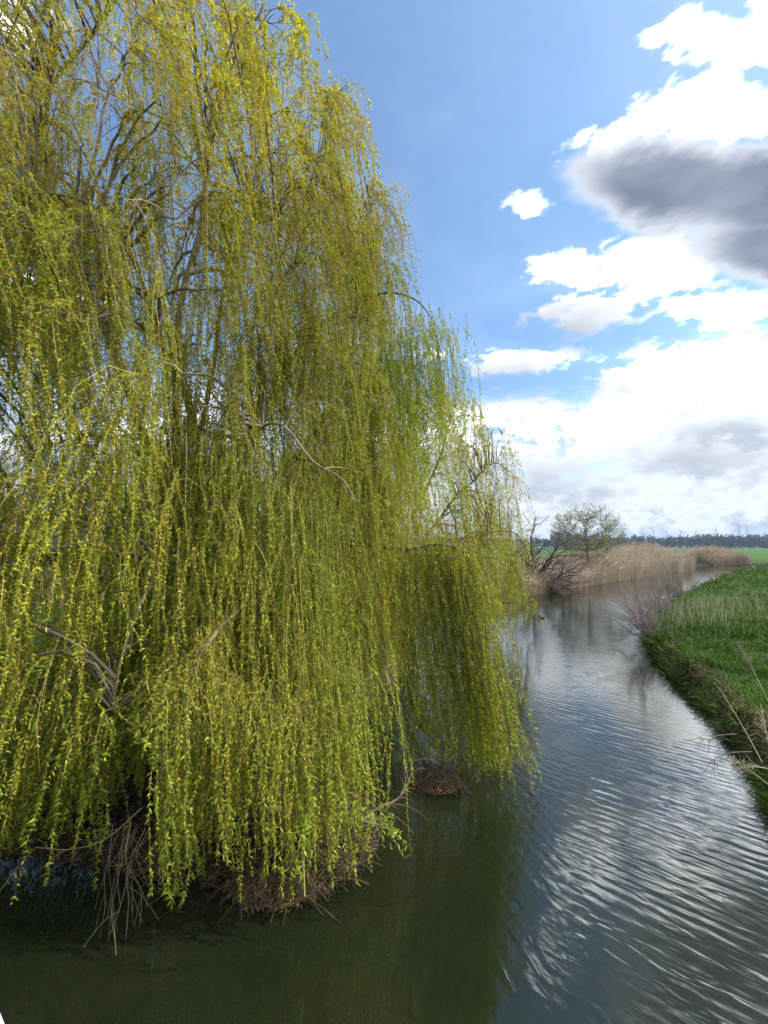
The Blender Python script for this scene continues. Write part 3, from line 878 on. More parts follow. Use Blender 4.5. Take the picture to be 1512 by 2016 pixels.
def root_tussock(name, label, centre, rx, ry, h, nf, seed):
    r = np.random.default_rng(seed)
    root = thing(name, label, 'tussock')
    a = Acc()
    nu, nv = 26, 9
    th = np.linspace(0, 2 * np.pi, nu, endpoint=False)
    wb = Wob(5.0, seed)
    vs = []
    for j in range(nv):
        f = j / (nv - 1)
        rad = math.cos(f * math.pi / 2) ** 0.6
        q = np.c_[centre[0] + rx * rad * np.cos(th), centre[1] + ry * rad * np.sin(th), np.full(nu, -0.12 + (h + 0.12) * math.sin(f * math.pi / 2))]
        q += unit(q - np.array([*centre, 0])) * (wb(q) * 0.16 + wb(q * 2.7) * 0.07)[:, None] * (1 - f * 0.4)
        vs.append(q)
    v = np.vstack(vs)
    j = np.arange(nv - 1)[:, None] * nu; s_ = np.arange(nu)[None, :]
    f = np.stack([j + s_, j + (s_ + 1) % nu, j + nu + (s_ + 1) % nu, j + nu + s_], -1).reshape(-1, 4)
    a.add(v, f, (0.05, 0.04, 0.025))
    a.build('mound', M_MUD, root, True)
    # fibrous dead shoots and roots hanging down its sides
    a = Acc()
    an = r.uniform(0, 6.28, nf)
    k_ = r.uniform(0.25, 1.0, nf)
    top = np.c_[centre[0] + rx * k_ * 0.8 * np.cos(an), centre[1] + ry * k_ * 0.8 * np.sin(an), h * (1.0 - 0.3 * k_) + r.uniform(0.0, 0.28, nf)]
    sp_ = r.uniform(0.4, 1.5, nf)
    low = np.c_[centre[0] + rx * sp_ * np.cos(an + r.normal(0, .6, nf)), centre[1] + ry * sp_ * np.sin(an + r.normal(0, .6, nf)), r.uniform(-0.1, 0.2, nf)]
    top += r.normal(0, 0.09, (nf, 3)) * (1, 1, .6)
    mid = (top + low) / 2 + r.normal(0, 0.09, (nf, 3)) + np.array([0, 0, 0.08])
    tubes(a, bezier(top, mid, low, 6), np.full((nf, 6), 1.0) * r.uniform(0.0015, 0.0042, (nf, 1)), 3,
          np.array([0.095, 0.066, 0.038]) * r.uniform(0.25, 1.7, (nf, 1)))
    a.build('dead_shoots', M_TWIG, root)
    # dead leaves caught on it
    a = Acc()
    nl = 2400
    an = r.uniform(0, 6.28, nl); k_ = np.sqrt(r.random(nl)) * 1.12
    q = np.c_[centre[0] + rx * k_ * np.cos(an), centre[1] + ry * k_ * np.sin(an), np.zeros(nl)]
    q[:, 2] = np.maximum(h * np.cos(np.clip(k_, 0, 1) * 1.45), 0.0) + r.uniform(0, 0.05, nl)
    leaves(a, q, r.normal(size=(nl, 3)) * (1, 1, .3), r.normal(size=(nl, 3)), r.uniform(.04, .085, nl), r.uniform(.012, .022, nl),
           np.array([0.17, 0.12, 0.055]) * r.uniform(0.2, 1.6, (nl, 1)), 0.2)
    a.build('dead_leaves', M_REED, root)
    return root

c1 = G(545, 1750)[:2]
root_tussock('root_tussock', 'brown matted root clump at the tip of the bank under the bright trailing shoots', c1, 0.48, 0.28, 0.11, 230, 61)
c2 = G(862, 1545)[:2]
root_tussock('root_tussock', 'small brown tussock of dead stems standing in open water right of the willow', c2, 0.36, 0.26, 0.15, 300, 62)
c3 = G(330, 1672)[:2]
root_tussock('root_tussock', 'shadowed litter-covered root mat in the dark hollow under the willow', c3, 0.85, 0.36, 0.14, 150, 63)

# dead leaves and broken stems lying along the foot of the bank
r = np.random.default_rng(65)
n = 9000
i_ = np.argsort(r.random(n))
q = LEFT_L[r.integers(int(len(LEFT_L) * .12), int(len(LEFT_L) * .47), n)] + r.normal(0, 0.38, (n, 2))
q = q[(q[:, 1] < 9) & (q[:, 0] > -9)]
gz_ = ground_z(q); q, gz_ = q[gz_ > 0.0], gz_[gz_ > 0.0]; n = len(q)
a = Acc()
leaves(a, np.c_[q, gz_ + r.uniform(0.005, 0.05, n)], r.normal(size=(n, 3)) * (1, 1, .3), r.normal(size=(n, 3)), r.uniform(.04, .09, n), r.uniform(.012, .025, n),
       np.array([0.17, 0.12, 0.055]) * r.uniform(0.2, 1.6, (n, 1)), 0.2)
m_ = n // 3
d_ = r.normal(size=(m_, 3)) * (1, 1, .35) * .16
b_ = np.c_[q[:m_], gz_[:m_] + .02]
tubes(a, bezier(b_, b_ + d_ * .5 + (0, 0, .06), b_ + d_, 4), np.full((m_, 4), .003), 3, np.array([0.14, 0.10, 0.06]) * r.uniform(.3, 1.4, (m_, 1)))
tag(a.build('leaf_litter', M_REED), 'brown dead leaves and broken twigs littering the bank under the willow', 'litter', kind='stuff')

def bare_branch(name, label, main, rad, nside, seed, col, slen=(0.25, 0.6), droop=0.5, sides=5, leafy=0):
    """a leafless (or barely leafing) branch with side twigs"""
    r = np.random.default_rng(seed)
    root = thing(name, label, 'branch')
    q = spline(main, 24)
    a = Acc(); tubes(a, q[None], (rad * np.linspace(1, 0.3, 24))[None], sides, col)
    a.build('stem', M_TWIG, root)
    if nside:
        a = Acc()
        i = r.integers(5, 24, nside)
        st = q[i]
        tan = unit(np.gradient(q, axis=0))[i]
        di = unit(tan * 0.9 + r.normal(0, 0.55, (nside, 3)))
        L_ = r.uniform(*slen, nside)[:, None]
        mid = st + di * L_ * 0.55
        end = st + di * L_ + np.array([0, 0, -droop]) * L_
        end[:, 2] = np.maximum(end[:, 2], -0.06)
        tubes(a, bezier(st, mid, end, 7), rad * 0.45 * np.linspace(1, 0.35, 7)[None].repeat(nside, 0), 3, np.asarray(col) * r.uniform(.7, 1.3, (nside, 1)))
        a.build('twigs', M_TWIG, root)
        if leafy:
            a = Acc()
            own = r.integers(0, nside, leafy)
            u = r.uniform(0.3, 1, leafy)[:, None]
            pos = st[own] * (1 - u) ** 2 + 2 * u * (1 - u) * mid[own] + u ** 2 * end[own]
            leaves(a, pos, r.normal(size=(leafy, 3)) + (0, 0, .4), r.normal(size=(leafy, 3)), r.uniform(.05, .09, leafy), r.uniform(.014, .024, leafy),
                   np.array([0.36, 0.48, 0.06]) * r.uniform(.7, 1.25, (leafy, 1)), 0.15)
            a.build('leaves', M_LEAF, root)
    return root

# bare shoots trailing into the dark water, lower left
root = thing('drooping_branch', 'pale leafless shoots fanning down into the dark water in front of the hollow', 'branch')
rb = np.random.default_rng(88)
for px, py in ((195, 1852), (208, 1860), (232, 1840), (228, 1862), (247, 1856), (274, 1832), (282, 1822), (186, 1795), (302, 1770), (345, 1742), (238, 1790), (205, 1745), (262, 1800), (330, 1725), (290, 1745)):
    e = G(px, py, -0.02)
    hub = P(rb.normal(252, 22), rb.normal(1640, 22), rb.uniform(4.6, 4.95))
    m1 = hub * .62 + e * .38 + np.array([rb.normal(-0.06, 0.07), rb.normal(-0.05, .05), rb.uniform(.02, .16)])
    m2 = hub * .25 + e * .75 + np.array([rb.normal(-0.04, 0.06), rb.normal(0, .05), rb.uniform(.02, .12)])
    q = spline([hub, m1, m2, e], 16)
    a = Acc()
    cc = np.array([0.27, 0.20, 0.12]) * rb.uniform(.5, 1.2)
    tubes(a, q[None], (rb.uniform(.0035, .0065) * np.linspace(1, 0.4, 16))[None], 4, cc)
    k = int(rb.integers(7, 12)); ee = q[-1] + np.array([rb.normal(0, .16), rb.normal(0, .1), 0.02])
    tubes(a, spline([q[k], (q[k] + ee) / 2 + (0, 0, .05), ee], 7)[None], np.full((1, 7), .0028), 3, cc)
    a.build('shoot', M_TWIG, root)
bare_branch('dead_branch', 'curved dead branch reaching over the water from the bank towards the tussock', [P(700, 1625, 5.35), P(745, 1590, 5.5), P(780, 1575, 5.6), P(805, 1540, 5.8), P(812, 1500, 6.0)], 0.012, 12, 71, (0.17, 0.125, 0.08))
bare_branch('dead_branch', 'long bare twig bowed sideways low over the water at the lower left', [P(280, 1590, 5.0), P(210, 1650, 4.7), P(140, 1672, 4.6), P(70, 1668, 4.55)], 0.007, 4, 72, (0.28, 0.22, 0.11))
bare_branch('leafing_branch', 'low branch with fresh lime leaves poking out over the water', [P(620, 1620, 5.0), P(680, 1610, 5.0), P(730, 1620, 5.0), P(765, 1632, 5.0)], 0.010, 26, 73, (0.22, 0.16, 0.09), (0.12, 0.35), 0.1, 5, 260)
bare_branch('leafing_branch', 'upright sprig of fresh lime leaves in front of the root clump', [P(600, 1765, 4.35), P(598, 1700, 4.4), P(600, 1640, 4.5), P(605, 1580, 4.7)], 0.008, 14, 74, (0.3, 0.3, 0.08), (0.08, 0.22), -0.2, 5, 150)

# ------------------------------------------------------------------ right bank: grass
def bank_points(n, y0, y1, x_extra, power, r, dmin=0.02):
    """points on the right bank, thinning out with distance"""
    u = r.random(n)
    y = y0 * (y1 / y0) ** (u ** power)
    xb = np.interp(y, RIGHT_L[:, 1], RIGHT_L[:, 0])
    x = xb + dmin + (x_extra * (0.35 + y / 14)) * r.random(n) ** 1.1
    return np.c_[x, y]

r = np.random.default_rng(301)
a = Acc()
tc_ = bank_points(7800, 3.0, 75, 6.0, 1.0, r)
tc_ = np.vstack([tc_, bank_points(3200, 4.5, 22, 4.0, 1.0, r)])
tc_ = np.vstack([tc_, bank_points(1500, 3.2, 40, 0.25, 1.0, r, 0.0)])
tc_ = tc_[~inside(tc_)]
nt = len(tc_)
per = 7
own = np.repeat(np.arange(nt), per)
n = len(own)
dist = np.hypot(tc_[:, 0], tc_[:, 1])
an = r.uniform(0, 6.28, n)
rad_ = np.abs(r.normal(0, 1, n)) * np.interp(dist, [5, 20, 70], [0.07, 0.16, 0.45])[own]
pts = tc_[own] + np.c_[np.cos(an), np.sin(an)] * rad_[:, None]
dr_ = seg_dist(tc_, RIGHT_L)[own]
z = ground_z(pts)
z = np.where(z < 0.05, ground_z(tc_)[own], z)
patch = Wob(0.55, 91)(tc_); fine = Wob(2.4, 92)(tc_)
ht = (0.15 + 0.09 * np.clip(WG2(tc_ * 1.3), -1, 1) + 0.10 * r.random(nt) ** 2 + 0.10 * np.clip(patch, 0, 1)) * np.interp(dist, [5, 20, 70], [1.0, 1.15, 1.5])
ht = np.maximum(ht, 0.07) * np.where(fine + r.normal(0, .3, nt) < -0.7, 0.55, 1.0)
hgt = ht[own] * r.uniform(.55, 1.15, n)
base = np.c_[pts, z - 0.04]
lean = hgt * r.uniform(0.25, 1.0, n)
over = np.exp(-dr_ / 0.25)[:, None] * np.array([-0.13, 0.05, -0.10]) * r.uniform(-0.2, 1.5, (n, 1)) + (np.exp(-dr_ / 0.4)[:, None] * r.normal(0, .06, (n, 3)))
tip = base + np.c_[np.cos(an) * lean, np.sin(an) * lean, hgt * (1.05 - 0.3 * lean / hgt)] + over
wd = np.interp(dist, [5, 12, 30, 75], [0.010, 0.016, 0.036, 0.085])[own] * r.uniform(.7, 1.4, n)
cg = np.array([0.014, 0.042, 0.004]); cl_ = np.array([0.075, 0.15, 0.014]); cdry = np.array([0.25, 0.215, 0.115])
f = np.clip(0.42 + 0.30 * fine + 0.30 * r.normal(size=nt), 0, 1)[own][:, None]
col = (cg * (1 - f) + cl_ * f) * r.uniform(0.7, 1.3, (n, 1))
ptuft = r.random(nt) < 0.05 + 0.10 * np.clip(-patch, 0, 1)
pale = ((r.random(n) < 0.07) | (ptuft[own] & (r.random(n) < .7)))[:, None]
col = np.where(pale, cdry * r.uniform(0.4, 1.15, (n, 1)), col)
ribbons(a, base, tip, wd, np.c_[np.zeros((n, 2)), hgt * 0.22], col)
g_ = a.build('grass', M_GRASS)
tag(g_, 'lush green spring grass in uneven tufts over the right bank', 'grass', kind='stuff')

# dead grass, roots and stalks hanging over the wet edge of the right bank
a = Acc()
n = 3000
u = r.random(n)
ys = 3.0 * (14 / 3.0) ** u
xb = np.interp(ys, RIGHT_L[:, 1], RIGHT_L[:, 0])
b_ = np.c_[xb + r.uniform(0.0, 0.5, n), ys + r.normal(0, .1, n)]
zb = np.maximum(ground_z(b_), 0.02)
base = np.c_[b_, zb]
L_ = r.uniform(0.12, 0.5, n)
tip = base + np.c_[-L_ * r.uniform(.2, 1.0, n), L_ * r.normal(0, .5, n), L_ * r.uniform(-.6, .5, n)]
tip[:, 2] = np.maximum(tip[:, 2], 0.0)
cc = np.where(r.random((n, 1)) < .5, np.array([0.20, 0.15, 0.085]), np.array([0.07, 0.05, 0.03])) * r.uniform(.5, 1.3, (n, 1))
ribbons(a, base, tip, np.interp(ys, [4, 12, 40], [0.007, 0.012, 0.03]), np.c_[np.zeros((n, 2)), L_ * .3], cc)
o = a.build('dead_grass', M_REED)
tag(o, 'brown matted dead grass hanging over the edge of the right bank', 'grass', kind='stuff')

# paler tall grass stems standing behind the bare shrub
a = Acc()
n = 750
ctr = G(1390, 1215, 0.8)[:2]
q = ctr + r.normal(0, 1, (n, 2)) @ np.array([[2.2, 1.8], [1.2, -0.8]])
ok = ~inside(q) & (seg_dist(q, RIGHT_L) > 0.3); q = q[ok]; n = len(q)
hh = r.uniform(0.5, 1.25, n)
base = np.c_[q, ground_z(q)]
tip = base + np.c_[r.normal(0.05, .16, n) * hh, r.normal(0, .14, n) * hh, hh]
ribbons(a, base, tip, r.uniform(.008, .016, n), r.normal(0, .03, (n, 3)), np.array([0.28, 0.28, 0.17]) * r.uniform(.5, 1.25, (n, 1)))
o = a.build('tall_grass', M_GRASS)
tag(o, 'pale straw-coloured tall grass stems standing behind the bare shrub', 'grass', kind='stuff')

# ------------------------------------------------------------------ bare shrubs and trees
def woody(name, label, cat, base, stems, r, col, depth=3, gravity=0.0, mat=None, tip_leaf=0, leaf_col=None, leaf_size=0.1, leaf_mat=None, part='trunk', rad0=0.05, sides=5):
    """branching woody plant. stems: list of (direction, length, radius)"""
    root = thing(name, label, cat)
    levels = [Acc() for _ in range(depth + 1)]
    tips = []
    cur = [(np.array(base, float), unit(np.array(dv, float)), L_, ra) for dv, L_, ra in stems]
    for lv in range(depth + 1):
        nxt = []
        K = 7
        PT, RD = [], []
        for b, dv, L_, ra in cur:
            pts_ = [b]
            dcur = dv.copy()
            for k in range(K - 1):
                dcur = unit(dcur + r.normal(0, 0.13, 3) + np.array([0, 0, gravity * (1 + lv)]))
                pts_.append(pts_[-1] + dcur * L_ / (K - 1))
            pt = np.array(pts_)
            pt[:, 2] = np.maximum(pt[:, 2], 0.0 if gravity < 0 else -1)
            PT.append(pt); RD.append(ra * np.linspace(1, 0.5 if lv < depth else 0.3, K))
            if lv < depth:
                for _ in range(int(r.integers(4, 7))):
                    k = int(r.integers(2, K))
                    t_ = unit(pt[min(k, K - 1)] - pt[min(k, K - 1) - 1])
                    dn = unit(t_ * 0.8 + r.normal(0, 0.55, 3) + np.array([0, 0, 0.12]))
                    nxt.append((pt[k], dn, L_ * r.uniform(0.4, 0.75), ra * 0.5))
            if lv >= depth - 1: tips.append(pt[2:])
        tubes(levels[lv], np.array(PT), np.array(RD), sides if lv == 0 else (4 if lv == 1 else 3), np.asarray(col) * r.uniform(.75, 1.25, (len(PT), 1)))
        cur = nxt
    names = [part, 'branches', 'twigs', 'fine_twigs', 'finest_twigs']
    for lv, ac in enumerate(levels):
        ac.build(names[lv], mat or M_TWIG, root)
    if tip_leaf:
        tp = np.vstack(tips)
        i = r.integers(0, len(tp), tip_leaf)
        a = Acc()
        leaves(a, tp[i] + r.normal(0, leaf_size * 0.6, (tip_leaf, 3)), r.normal(size=(tip_leaf, 3)), r.normal(size=(tip_leaf, 3)),
               r.uniform(.6, 1.3, tip_leaf) * leaf_size, r.uniform(.4, .7, tip_leaf) * leaf_size, np.asarray(leaf_col) * r.uniform(.6, 1.35, (tip_leaf, 1)), 0.1)
        a.build('crown', leaf_mat or M_LEAF, root)
    return root

r = np.random.default_rng(402)
# bare reddish-grey shrub leaning over the water on the right bank, a row of clumps
shrub_spots = [(1300, 1262, 0.9, 'bare twiggy shrub leaning out over the water at the bulge of the right bank'),
               (1322, 1222, 1.0, 'bare twiggy shrub behind the first on the bulge of the right bank'),
               (1352, 1190, 1.15, 'bare twiggy shrub furthest along the right bank beside the pale grass')]
for px, py, k, lab in shrub_spots:
    b = G(px, py, 0.25)
    st = []
    for _ in range(30):
        an = r.normal(R(165), 0.8)
        st.append(((math.cos(an) * 0.8, math.sin(an) * 0.5, r.uniform(0.25, 1.2)), k * r.uniform(1.1, 2.3), 0.017))
    woody('bare_shrub', lab, 'shrub', b, st, r, (0.19, 0.145, 0.125), 2, 0.012, part='stems')

# dark leafless tree with branches drooping to the water on the left bank
b = P(1046, 1135, 37)
st = [((0.1, -.2, 1.0), 3.8, .15), ((.35, -.3, .9), 3.8, .12), ((-.5, -.1, .9), 3.4, .13), ((.8, -.5, .5), 3.0, .11), ((.9, -.6, .2), 2.8, .10),
      ((.8, -.7, -.05), 2.8, .09), ((.4, -.9, .3), 2.6, .09), ((-.2, .3, 1), 4.2, .13), ((.9, -.1, .1), 2.8, .09), ((.8, -.4, .35), 3.0, .09), ((.7, -.8, .1), 2.8, .08)]
woody('bare_tree', 'dark leafless tree with low branches sweeping down to the water by the reeds', 'tree', (b[0], b[1], 0.5), st, r,
      (0.075, 0.056, 0.047), 3, -0.012, part='trunk')

def crown_tree(name, label, base, crown_c, crown_r, n1_, n2_, n3_, nleaf, leaf_size, leaf_col, col, r, rad=0.16):
    """round-headed tree: trunk, boughs rising to points in the crown, twigs, leaves"""
    root = thing(name, label, 'tree')
    base = np.array(base); cc = np.array(crown_c); cr = np.array(crown_r)
    tk = spline([base - (0, 0, .4), base + (0.05, 0, .5), base * .5 + cc * .5 - (0, 0, .4), cc * .8 + base * .2], 12)
    a = Acc(); tubes(a, tk[None], (rad * np.linspace(1.2, 0.45, 12))[None], 8, col); a.build('trunk', M_TWIG, root, True)
    nodes = tk[4:]
    for nm, n_, lo, hi, r0, K in (('boughs', n1_, .45, .85, rad * .42, 9), ('branches', n2_, .4, .95, rad * .2, 7), ('twigs', n3_, .45, 1.05, rad * .09, 5)):
        dv = unit(r.normal(size=(n_, 3))); 
        tg = cc + dv * cr * (lo + (hi - lo) * r.random((n_, 1)) ** .6)
        tg = tg[tg[:, 2] > base[2] + .9]
        dv_ = tg[:, None] - nodes[None]
        cost = np.linalg.norm(dv_, axis=-1) + 1.5 * np.maximum(.25 - dv_[..., 2], 0)
        stt = nodes[cost.argmin(1)]
        mid = stt * .5 + tg * .5 + np.c_[(tg - stt)[:, :2] * .12, -0.05 * np.ones(len(tg))]
        pt = bezier(stt, mid, tg, K)
        pt[:, 1:-1] += r.normal(0, .03, (len(tg), K - 2, 3)) * np.linalg.norm(tg - stt, axis=1)[:, None, None]
        a = Acc(); tubes(a, pt, r0 * np.linspace(1, .3, K)[None] * np.ones((len(tg), 1)), 4 if K > 5 else 3, np.asarray(col) * r.uniform(.75, 1.25, (len(tg), 1))); a.build(nm, M_TWIG, root)
        nodes = np.vstack([nodes, pt[:, 2:].reshape(-1, 3)])
        last = pt
    i_ = r.integers(0, len(last), nleaf); k_ = r.integers(1, last.shape[1], nleaf)
    a = Acc()
    leaves(a, last[i_, k_] + r.normal(0, leaf_size * .8, (nleaf, 3)), r.normal(size=(nleaf, 3)), r.normal(size=(nleaf, 3)), r.uniform(.6, 1.3, nleaf) * leaf_size,
           r.uniform(.4, .7, nleaf) * leaf_size, np.asarray(leaf_col) * r.uniform(.6, 1.35, (nleaf, 1)), .1)
    a.build('crown', M_LEAF, root)
    return root
# round tree just coming into leaf behind the reeds
b = P(1160, 1110, 46); cpt = P(1152, 1047, 46)
crown_tree('young_leaf_tree', 'round-crowned tree coming into pale green leaf above the reed bed', (b[0], b[1], 0.7), cpt, (4.2, 4.0, 3.1), 26, 190, 1100, 7500, 0.17,
           (0.19, 0.195, 0.065), (0.14, 0.115, 0.085), r)

# ------------------------------------------------------------------ reed beds
def reed_bed(label, line, width, n, h0, h1, seed, lean, col=(0.42, 0.335, 0.235), wd=0.035):
    r = np.random.default_rng(seed)
    q = spline(np.c_[np.asarray(line, float), np.zeros(len(line))], 400)[:, :2]
    i = r.integers(0, 399, n); u = r.random(n)[:, None]
    nrm = np.gradient(q, axis=0); nrm = unit(np.c_[-nrm[:, 1], nrm[:, 0]])
    off = r.random(n) ** 1.2 * width - 1.3
    p_ = q[i] * (1 - u) + q[i + 1] * u + nrm[i] * off[:, None]
    g = np.maximum(ground_z(p_), 0.0)
    prof = np.interp(i / 399, np.linspace(0, 1, len(h0)), h0)
    hh = prof * (0.72 + 0.28 * sstep(off, 0, 1.5)) * r.uniform(0.75, 1.08, n) * (1 + 0.10 * Wob(0.6, seed)(p_))
    base = np.c_[p_, g - 0.05]
    tip = base + np.c_[hh * (lean + r.normal(0, .13, n)), r.normal(0, .12, n) * hh, hh]
    a = Acc()
    c = np.asarray(col) * r.uniform(.55, 1.3, (n, 1)) * (1 + 0.15 * Wob(1.2, seed + 1)(p_))[:, None]
    ribbons(a, base, tip, r.uniform(.6, 1.3, n) * wd, np.c_[-hh * .05, hh * 0, hh * .03], c, 4)
    # feathery plumes and bent leaves
    m_ = n // 2
    j = r.integers(0, n, m_)
    uu = r.uniform(0.45, 1.0, m_)[:, None]
    pb = base[j] * (1 - uu) + tip[j] * uu
    pt = pb + np.c_[r.uniform(-.05, .5, m_) + lean * .4, r.normal(0, .15, m_), r.uniform(-.1, .35, m_)]
    ribbons(a, pb, pt, np.full(m_, wd * 1.8), np.c_[np.zeros((m_, 2)), r.uniform(0, .1, m_)], c[j] * np.array([0.95, 0.88, 0.82]) * r.uniform(.7, 1.2, (m_, 1)))
    o = a.build('reeds', M_REED)
    return tag(o, label, 'reeds', kind='stuff')
reed_bed('tall dry tan reed bed lining the far left bank', [(9, 32.2), (12.5, 35), (18, 40), (27, 48), (40, 59), (52, 68.6)], 7.0, 20000, [1.9, 2.0, 2.2, 2.6, 3.4, 4.1, 3.9], 0, 501, 0.17)
reed_bed('distant dry reed bed beyond the bend of the stream', [(69, 85.0), (72, 86.2), (76, 87.2), (79.5, 87.8)], 6.0, 6000, [2.6, 3.4, 3.5, 3.3, 2.4], 0, 502, 0.12, wd=0.05)
reed_bed('dry reeds standing on the bank behind the willow', [(-30, 24), (-20, 22), (-10, 23), (-3, 26), (3, 30), (9, 34)], 5.0, 5000, [2.0, 2.2, 2.3, 2.3, 2.2], 0, 503, 0.08)
reed_bed('dry reed stems among dark weeds at the left edge under the willow', [(-11, 7.6), (-9, 7.2), (-7.4, 6.9)], 2.0, 900, [1.6, 1.8, 1.6], 0, 504, 0.10, wd=0.014)

# ------------------------------------------------------------------ weeds on the right bank
def stalk(name, label, cat, base, tip, nhead, seed, col, head=(0.16, 0.12, 0.09), sz=0.02):
    r = np.random.default_rng(seed)
    root = thing(name, label, cat)
    base = np.array(base); tip = np.array(tip)
    mid = (base + tip) / 2 + np.array([0.02, 0, 0.06])
    q = bezier(base[None], mid[None], tip[None], 12)
    a = Acc(); tubes(a, q, (0.0055 * np.linspace(1, .5, 12))[None], 5, col); a.build('stem', M_TWIG, root)
    a = Acc()
    i = r.uniform(6.5, 10.99, nhead); k = i.astype(int); f_ = (i - k)[:, None]
    st_ = q[0, k] * (1 - f_) + q[0, k + 1] * f_
    en = st_ + r.normal(0, 0.05, (nhead, 3)) + unit(tip - base) * 0.07
    tubes(a, bezier(st_, (st_ + en) / 2, en, 4), np.full((nhead, 4), .0016), 3, np.asarray(col) * .9)
    m_ = nhead * 6
    j = r.integers(0, nhead, m_)
    leaves(a, en[j] + r.normal(0, .012, (m_, 3)), r.normal(size=(m_, 3)), r.normal(size=(m_, 3)), r.uniform(.6, 1.3, m_) * sz, r.uniform(.5, .8, m_) * sz, np.asarray(head) * r.uniform(.6, 1.4, (m_, 1)))
    a.build('seed_head', M_REED, root)
    return root
stalk('dry_weed', 'tall dead dock stalk with dark brown seed head leaning over the grass', 'weed', P(1530, 1420, 6.6), P(1456, 1272, 7.2), 40, 601, (0.30, 0.25, 0.17), (0.17, 0.13, 0.11), 0.022)
stalk('dry_weed', 'pale dry grass stalk with a drooping straw-coloured seed head at the edge of the bank', 'weed', P(1540, 1570, 5.6), P(1448, 1500, 5.8), 26, 602, (0.45, 0.38, 0.22), (0.40, 0.34, 0.20), 0.016)
stalk('dry_weed', 'pale dry grass stalk with bleached seed head standing highest on the near bank', 'weed', P(1535, 1600, 5.6), P(1497, 1385, 6.0), 26, 603, (0.45, 0.38, 0.22), (0.42, 0.37, 0.22), 0.016)
stalk('dry_weed', 'thin straw stalk slanting left from the near bank without much of a head', 'weed', P(1500, 1500, 6.0), P(1412, 1350, 6.8), 6, 604, (0.42, 0.35, 0.2), (0.4, 0.33, 0.2), 0.016)
stalk('dry_weed', 'bleached stalk lying low across the near bank edge', 'weed', P(1560, 1530, 5.5), P(1470, 1508, 5.6), 20, 605, (0.5, 0.43, 0.27), (0.42, 0.36, 0.22), 0.015)
bare_branch('bramble_spray', 'thin bramble spray reaching from the bank over bright water', [P(1450, 1445, 6.9), P(1415, 1448, 6.8), P(1392, 1456, 6.7), P(1374, 1452, 6.7)], 0.008, 16, 606, (0.09, 0.06, 0.055), (0.08, 0.3), 0.5, 4)
bare_branch('bramble_spray', 'dark bramble twigs trailing to the water lower down the near bank', [P(1480, 1480, 6.2), P(1440, 1482, 6.1), P(1412, 1492, 6.1), P(1405, 1512, 6.0)], 0.007, 16, 607, (0.09, 0.065, 0.055), (0.08, 0.26), 0.6, 4)

# ------------------------------------------------------------------ coot
def coot(loc, yaw):
    root = thing('coot', 'small black coot swimming on the water just right of the willow shoots', 'bird')
    sp = [(-.19, .05, .012, .01), (-.16, .075, .045, .03), (-.10, .075, .08, .06), (0, .065, .095, .075), (.09, .075, .08, .07), (.13, .11, .05, .055), (.145, .155, .03, .034),
          (.155, .195, .03, .034), (.175, .215, .033, .033), (.20, .212, .022, .022), (.212, .208, .008, .008)]
    n = 12
    th = np.linspace(0, 2 * np.pi, n, endpoint=False)
    vs = []
    for k, (x, z, ry, rz) in enumerate(sp):
        a0 = sp[max(k - 1, 0)]; a1 = sp[min(k + 1, len(sp) - 1)]
        tn = unit(np.array([a1[0] - a0[0], 0, a1[1] - a0[1]]))
        up = np.array([-tn[2], 0, tn[0]])
        vs.append(np.array([x, 0, z]) + np.outer(np.cos(th) * ry, [0, 1, 0]) + np.outer(np.sin(th) * rz, up))
    v = np.vstack(vs)
    j = np.arange(len(sp) - 1)[:, None] * n; s_ = np.arange(n)[None, :]
    f = np.stack([j + s_, j + (s_ + 1) % n, j + n + (s_ + 1) % n, j + n + s_], -1).reshape(-1, 4)
    a = Acc(); a.add(v, f, (0.02, 0.02, 0.02)); a.build('body', M_COOT, root, True)
    a = Acc(); tubes(a, np.array([[(.195, 0, .225), (.212, 0, .212), (.245, 0, .200)]]), np.array([[.010, .011, .001]]), 6, (.8, .8, .8)); a.build('bill', M_BILL, root, True)
    root.location = loc; root.rotation_euler = (0, 0, yaw)
coot(G(1066, 1217) + np.array([0, 0, -0.03]), R(180))

# ------------------------------------------------------------------ far woods, turbines, masts
def woods(label, x0, x1, y, depth, n_trees, h, seed, cols):
    r = np.random.default_rng(seed)
    a = Acc()
    xs = r.uniform(x0, x1, n_trees); ys = y + r.uniform(0, depth, n_trees)
    hs = h * r.uniform(.72, 1.08, n_trees) * (1 + .12 * Wob(.02, seed)(np.c_[xs, ys]))
    per = 46
    own = np.repeat(np.arange(n_trees), per); N = len(own)
    dv = unit(r.normal(size=(N, 3)))
    rad = r.uniform(.5, 1, N)[:, None] * np.c_[hs[own] * .24, hs[own] * .24, hs[own] * .50]
    pos = np.c_[xs[own], ys[own], .8 + hs[own] * .50] + dv * rad
    base_c = np.array(cols)[r.integers(0, len(cols), n_trees)]
    s_ = hs[own] * r.uniform(.10, .2, N)
    leaves(a, pos, r.normal(size=(N, 3)) + (0, 0, .8), r.normal(size=(N, 3)), s_ * 1.5, s_, base_c[own] * r.uniform(.6, 1.35, (N, 1)))
    o = a.build('woods', M_FOREST)
    return tag(o, label, 'woods', kind='stuff')
woods('dark blue-green belt of distant woodland along the horizon', -700, 900, 560, 60, 640, 17, 701, [(.022, .032, .026), (.03, .038, .03), (.034, .034, .03), (.02, .03, .028)])
woods('paler bare treetops rising behind the distant woodland', 330, 900, 760, 60, 260, 26, 702, [(.06, .055, .05), (.05, .05, .045)])

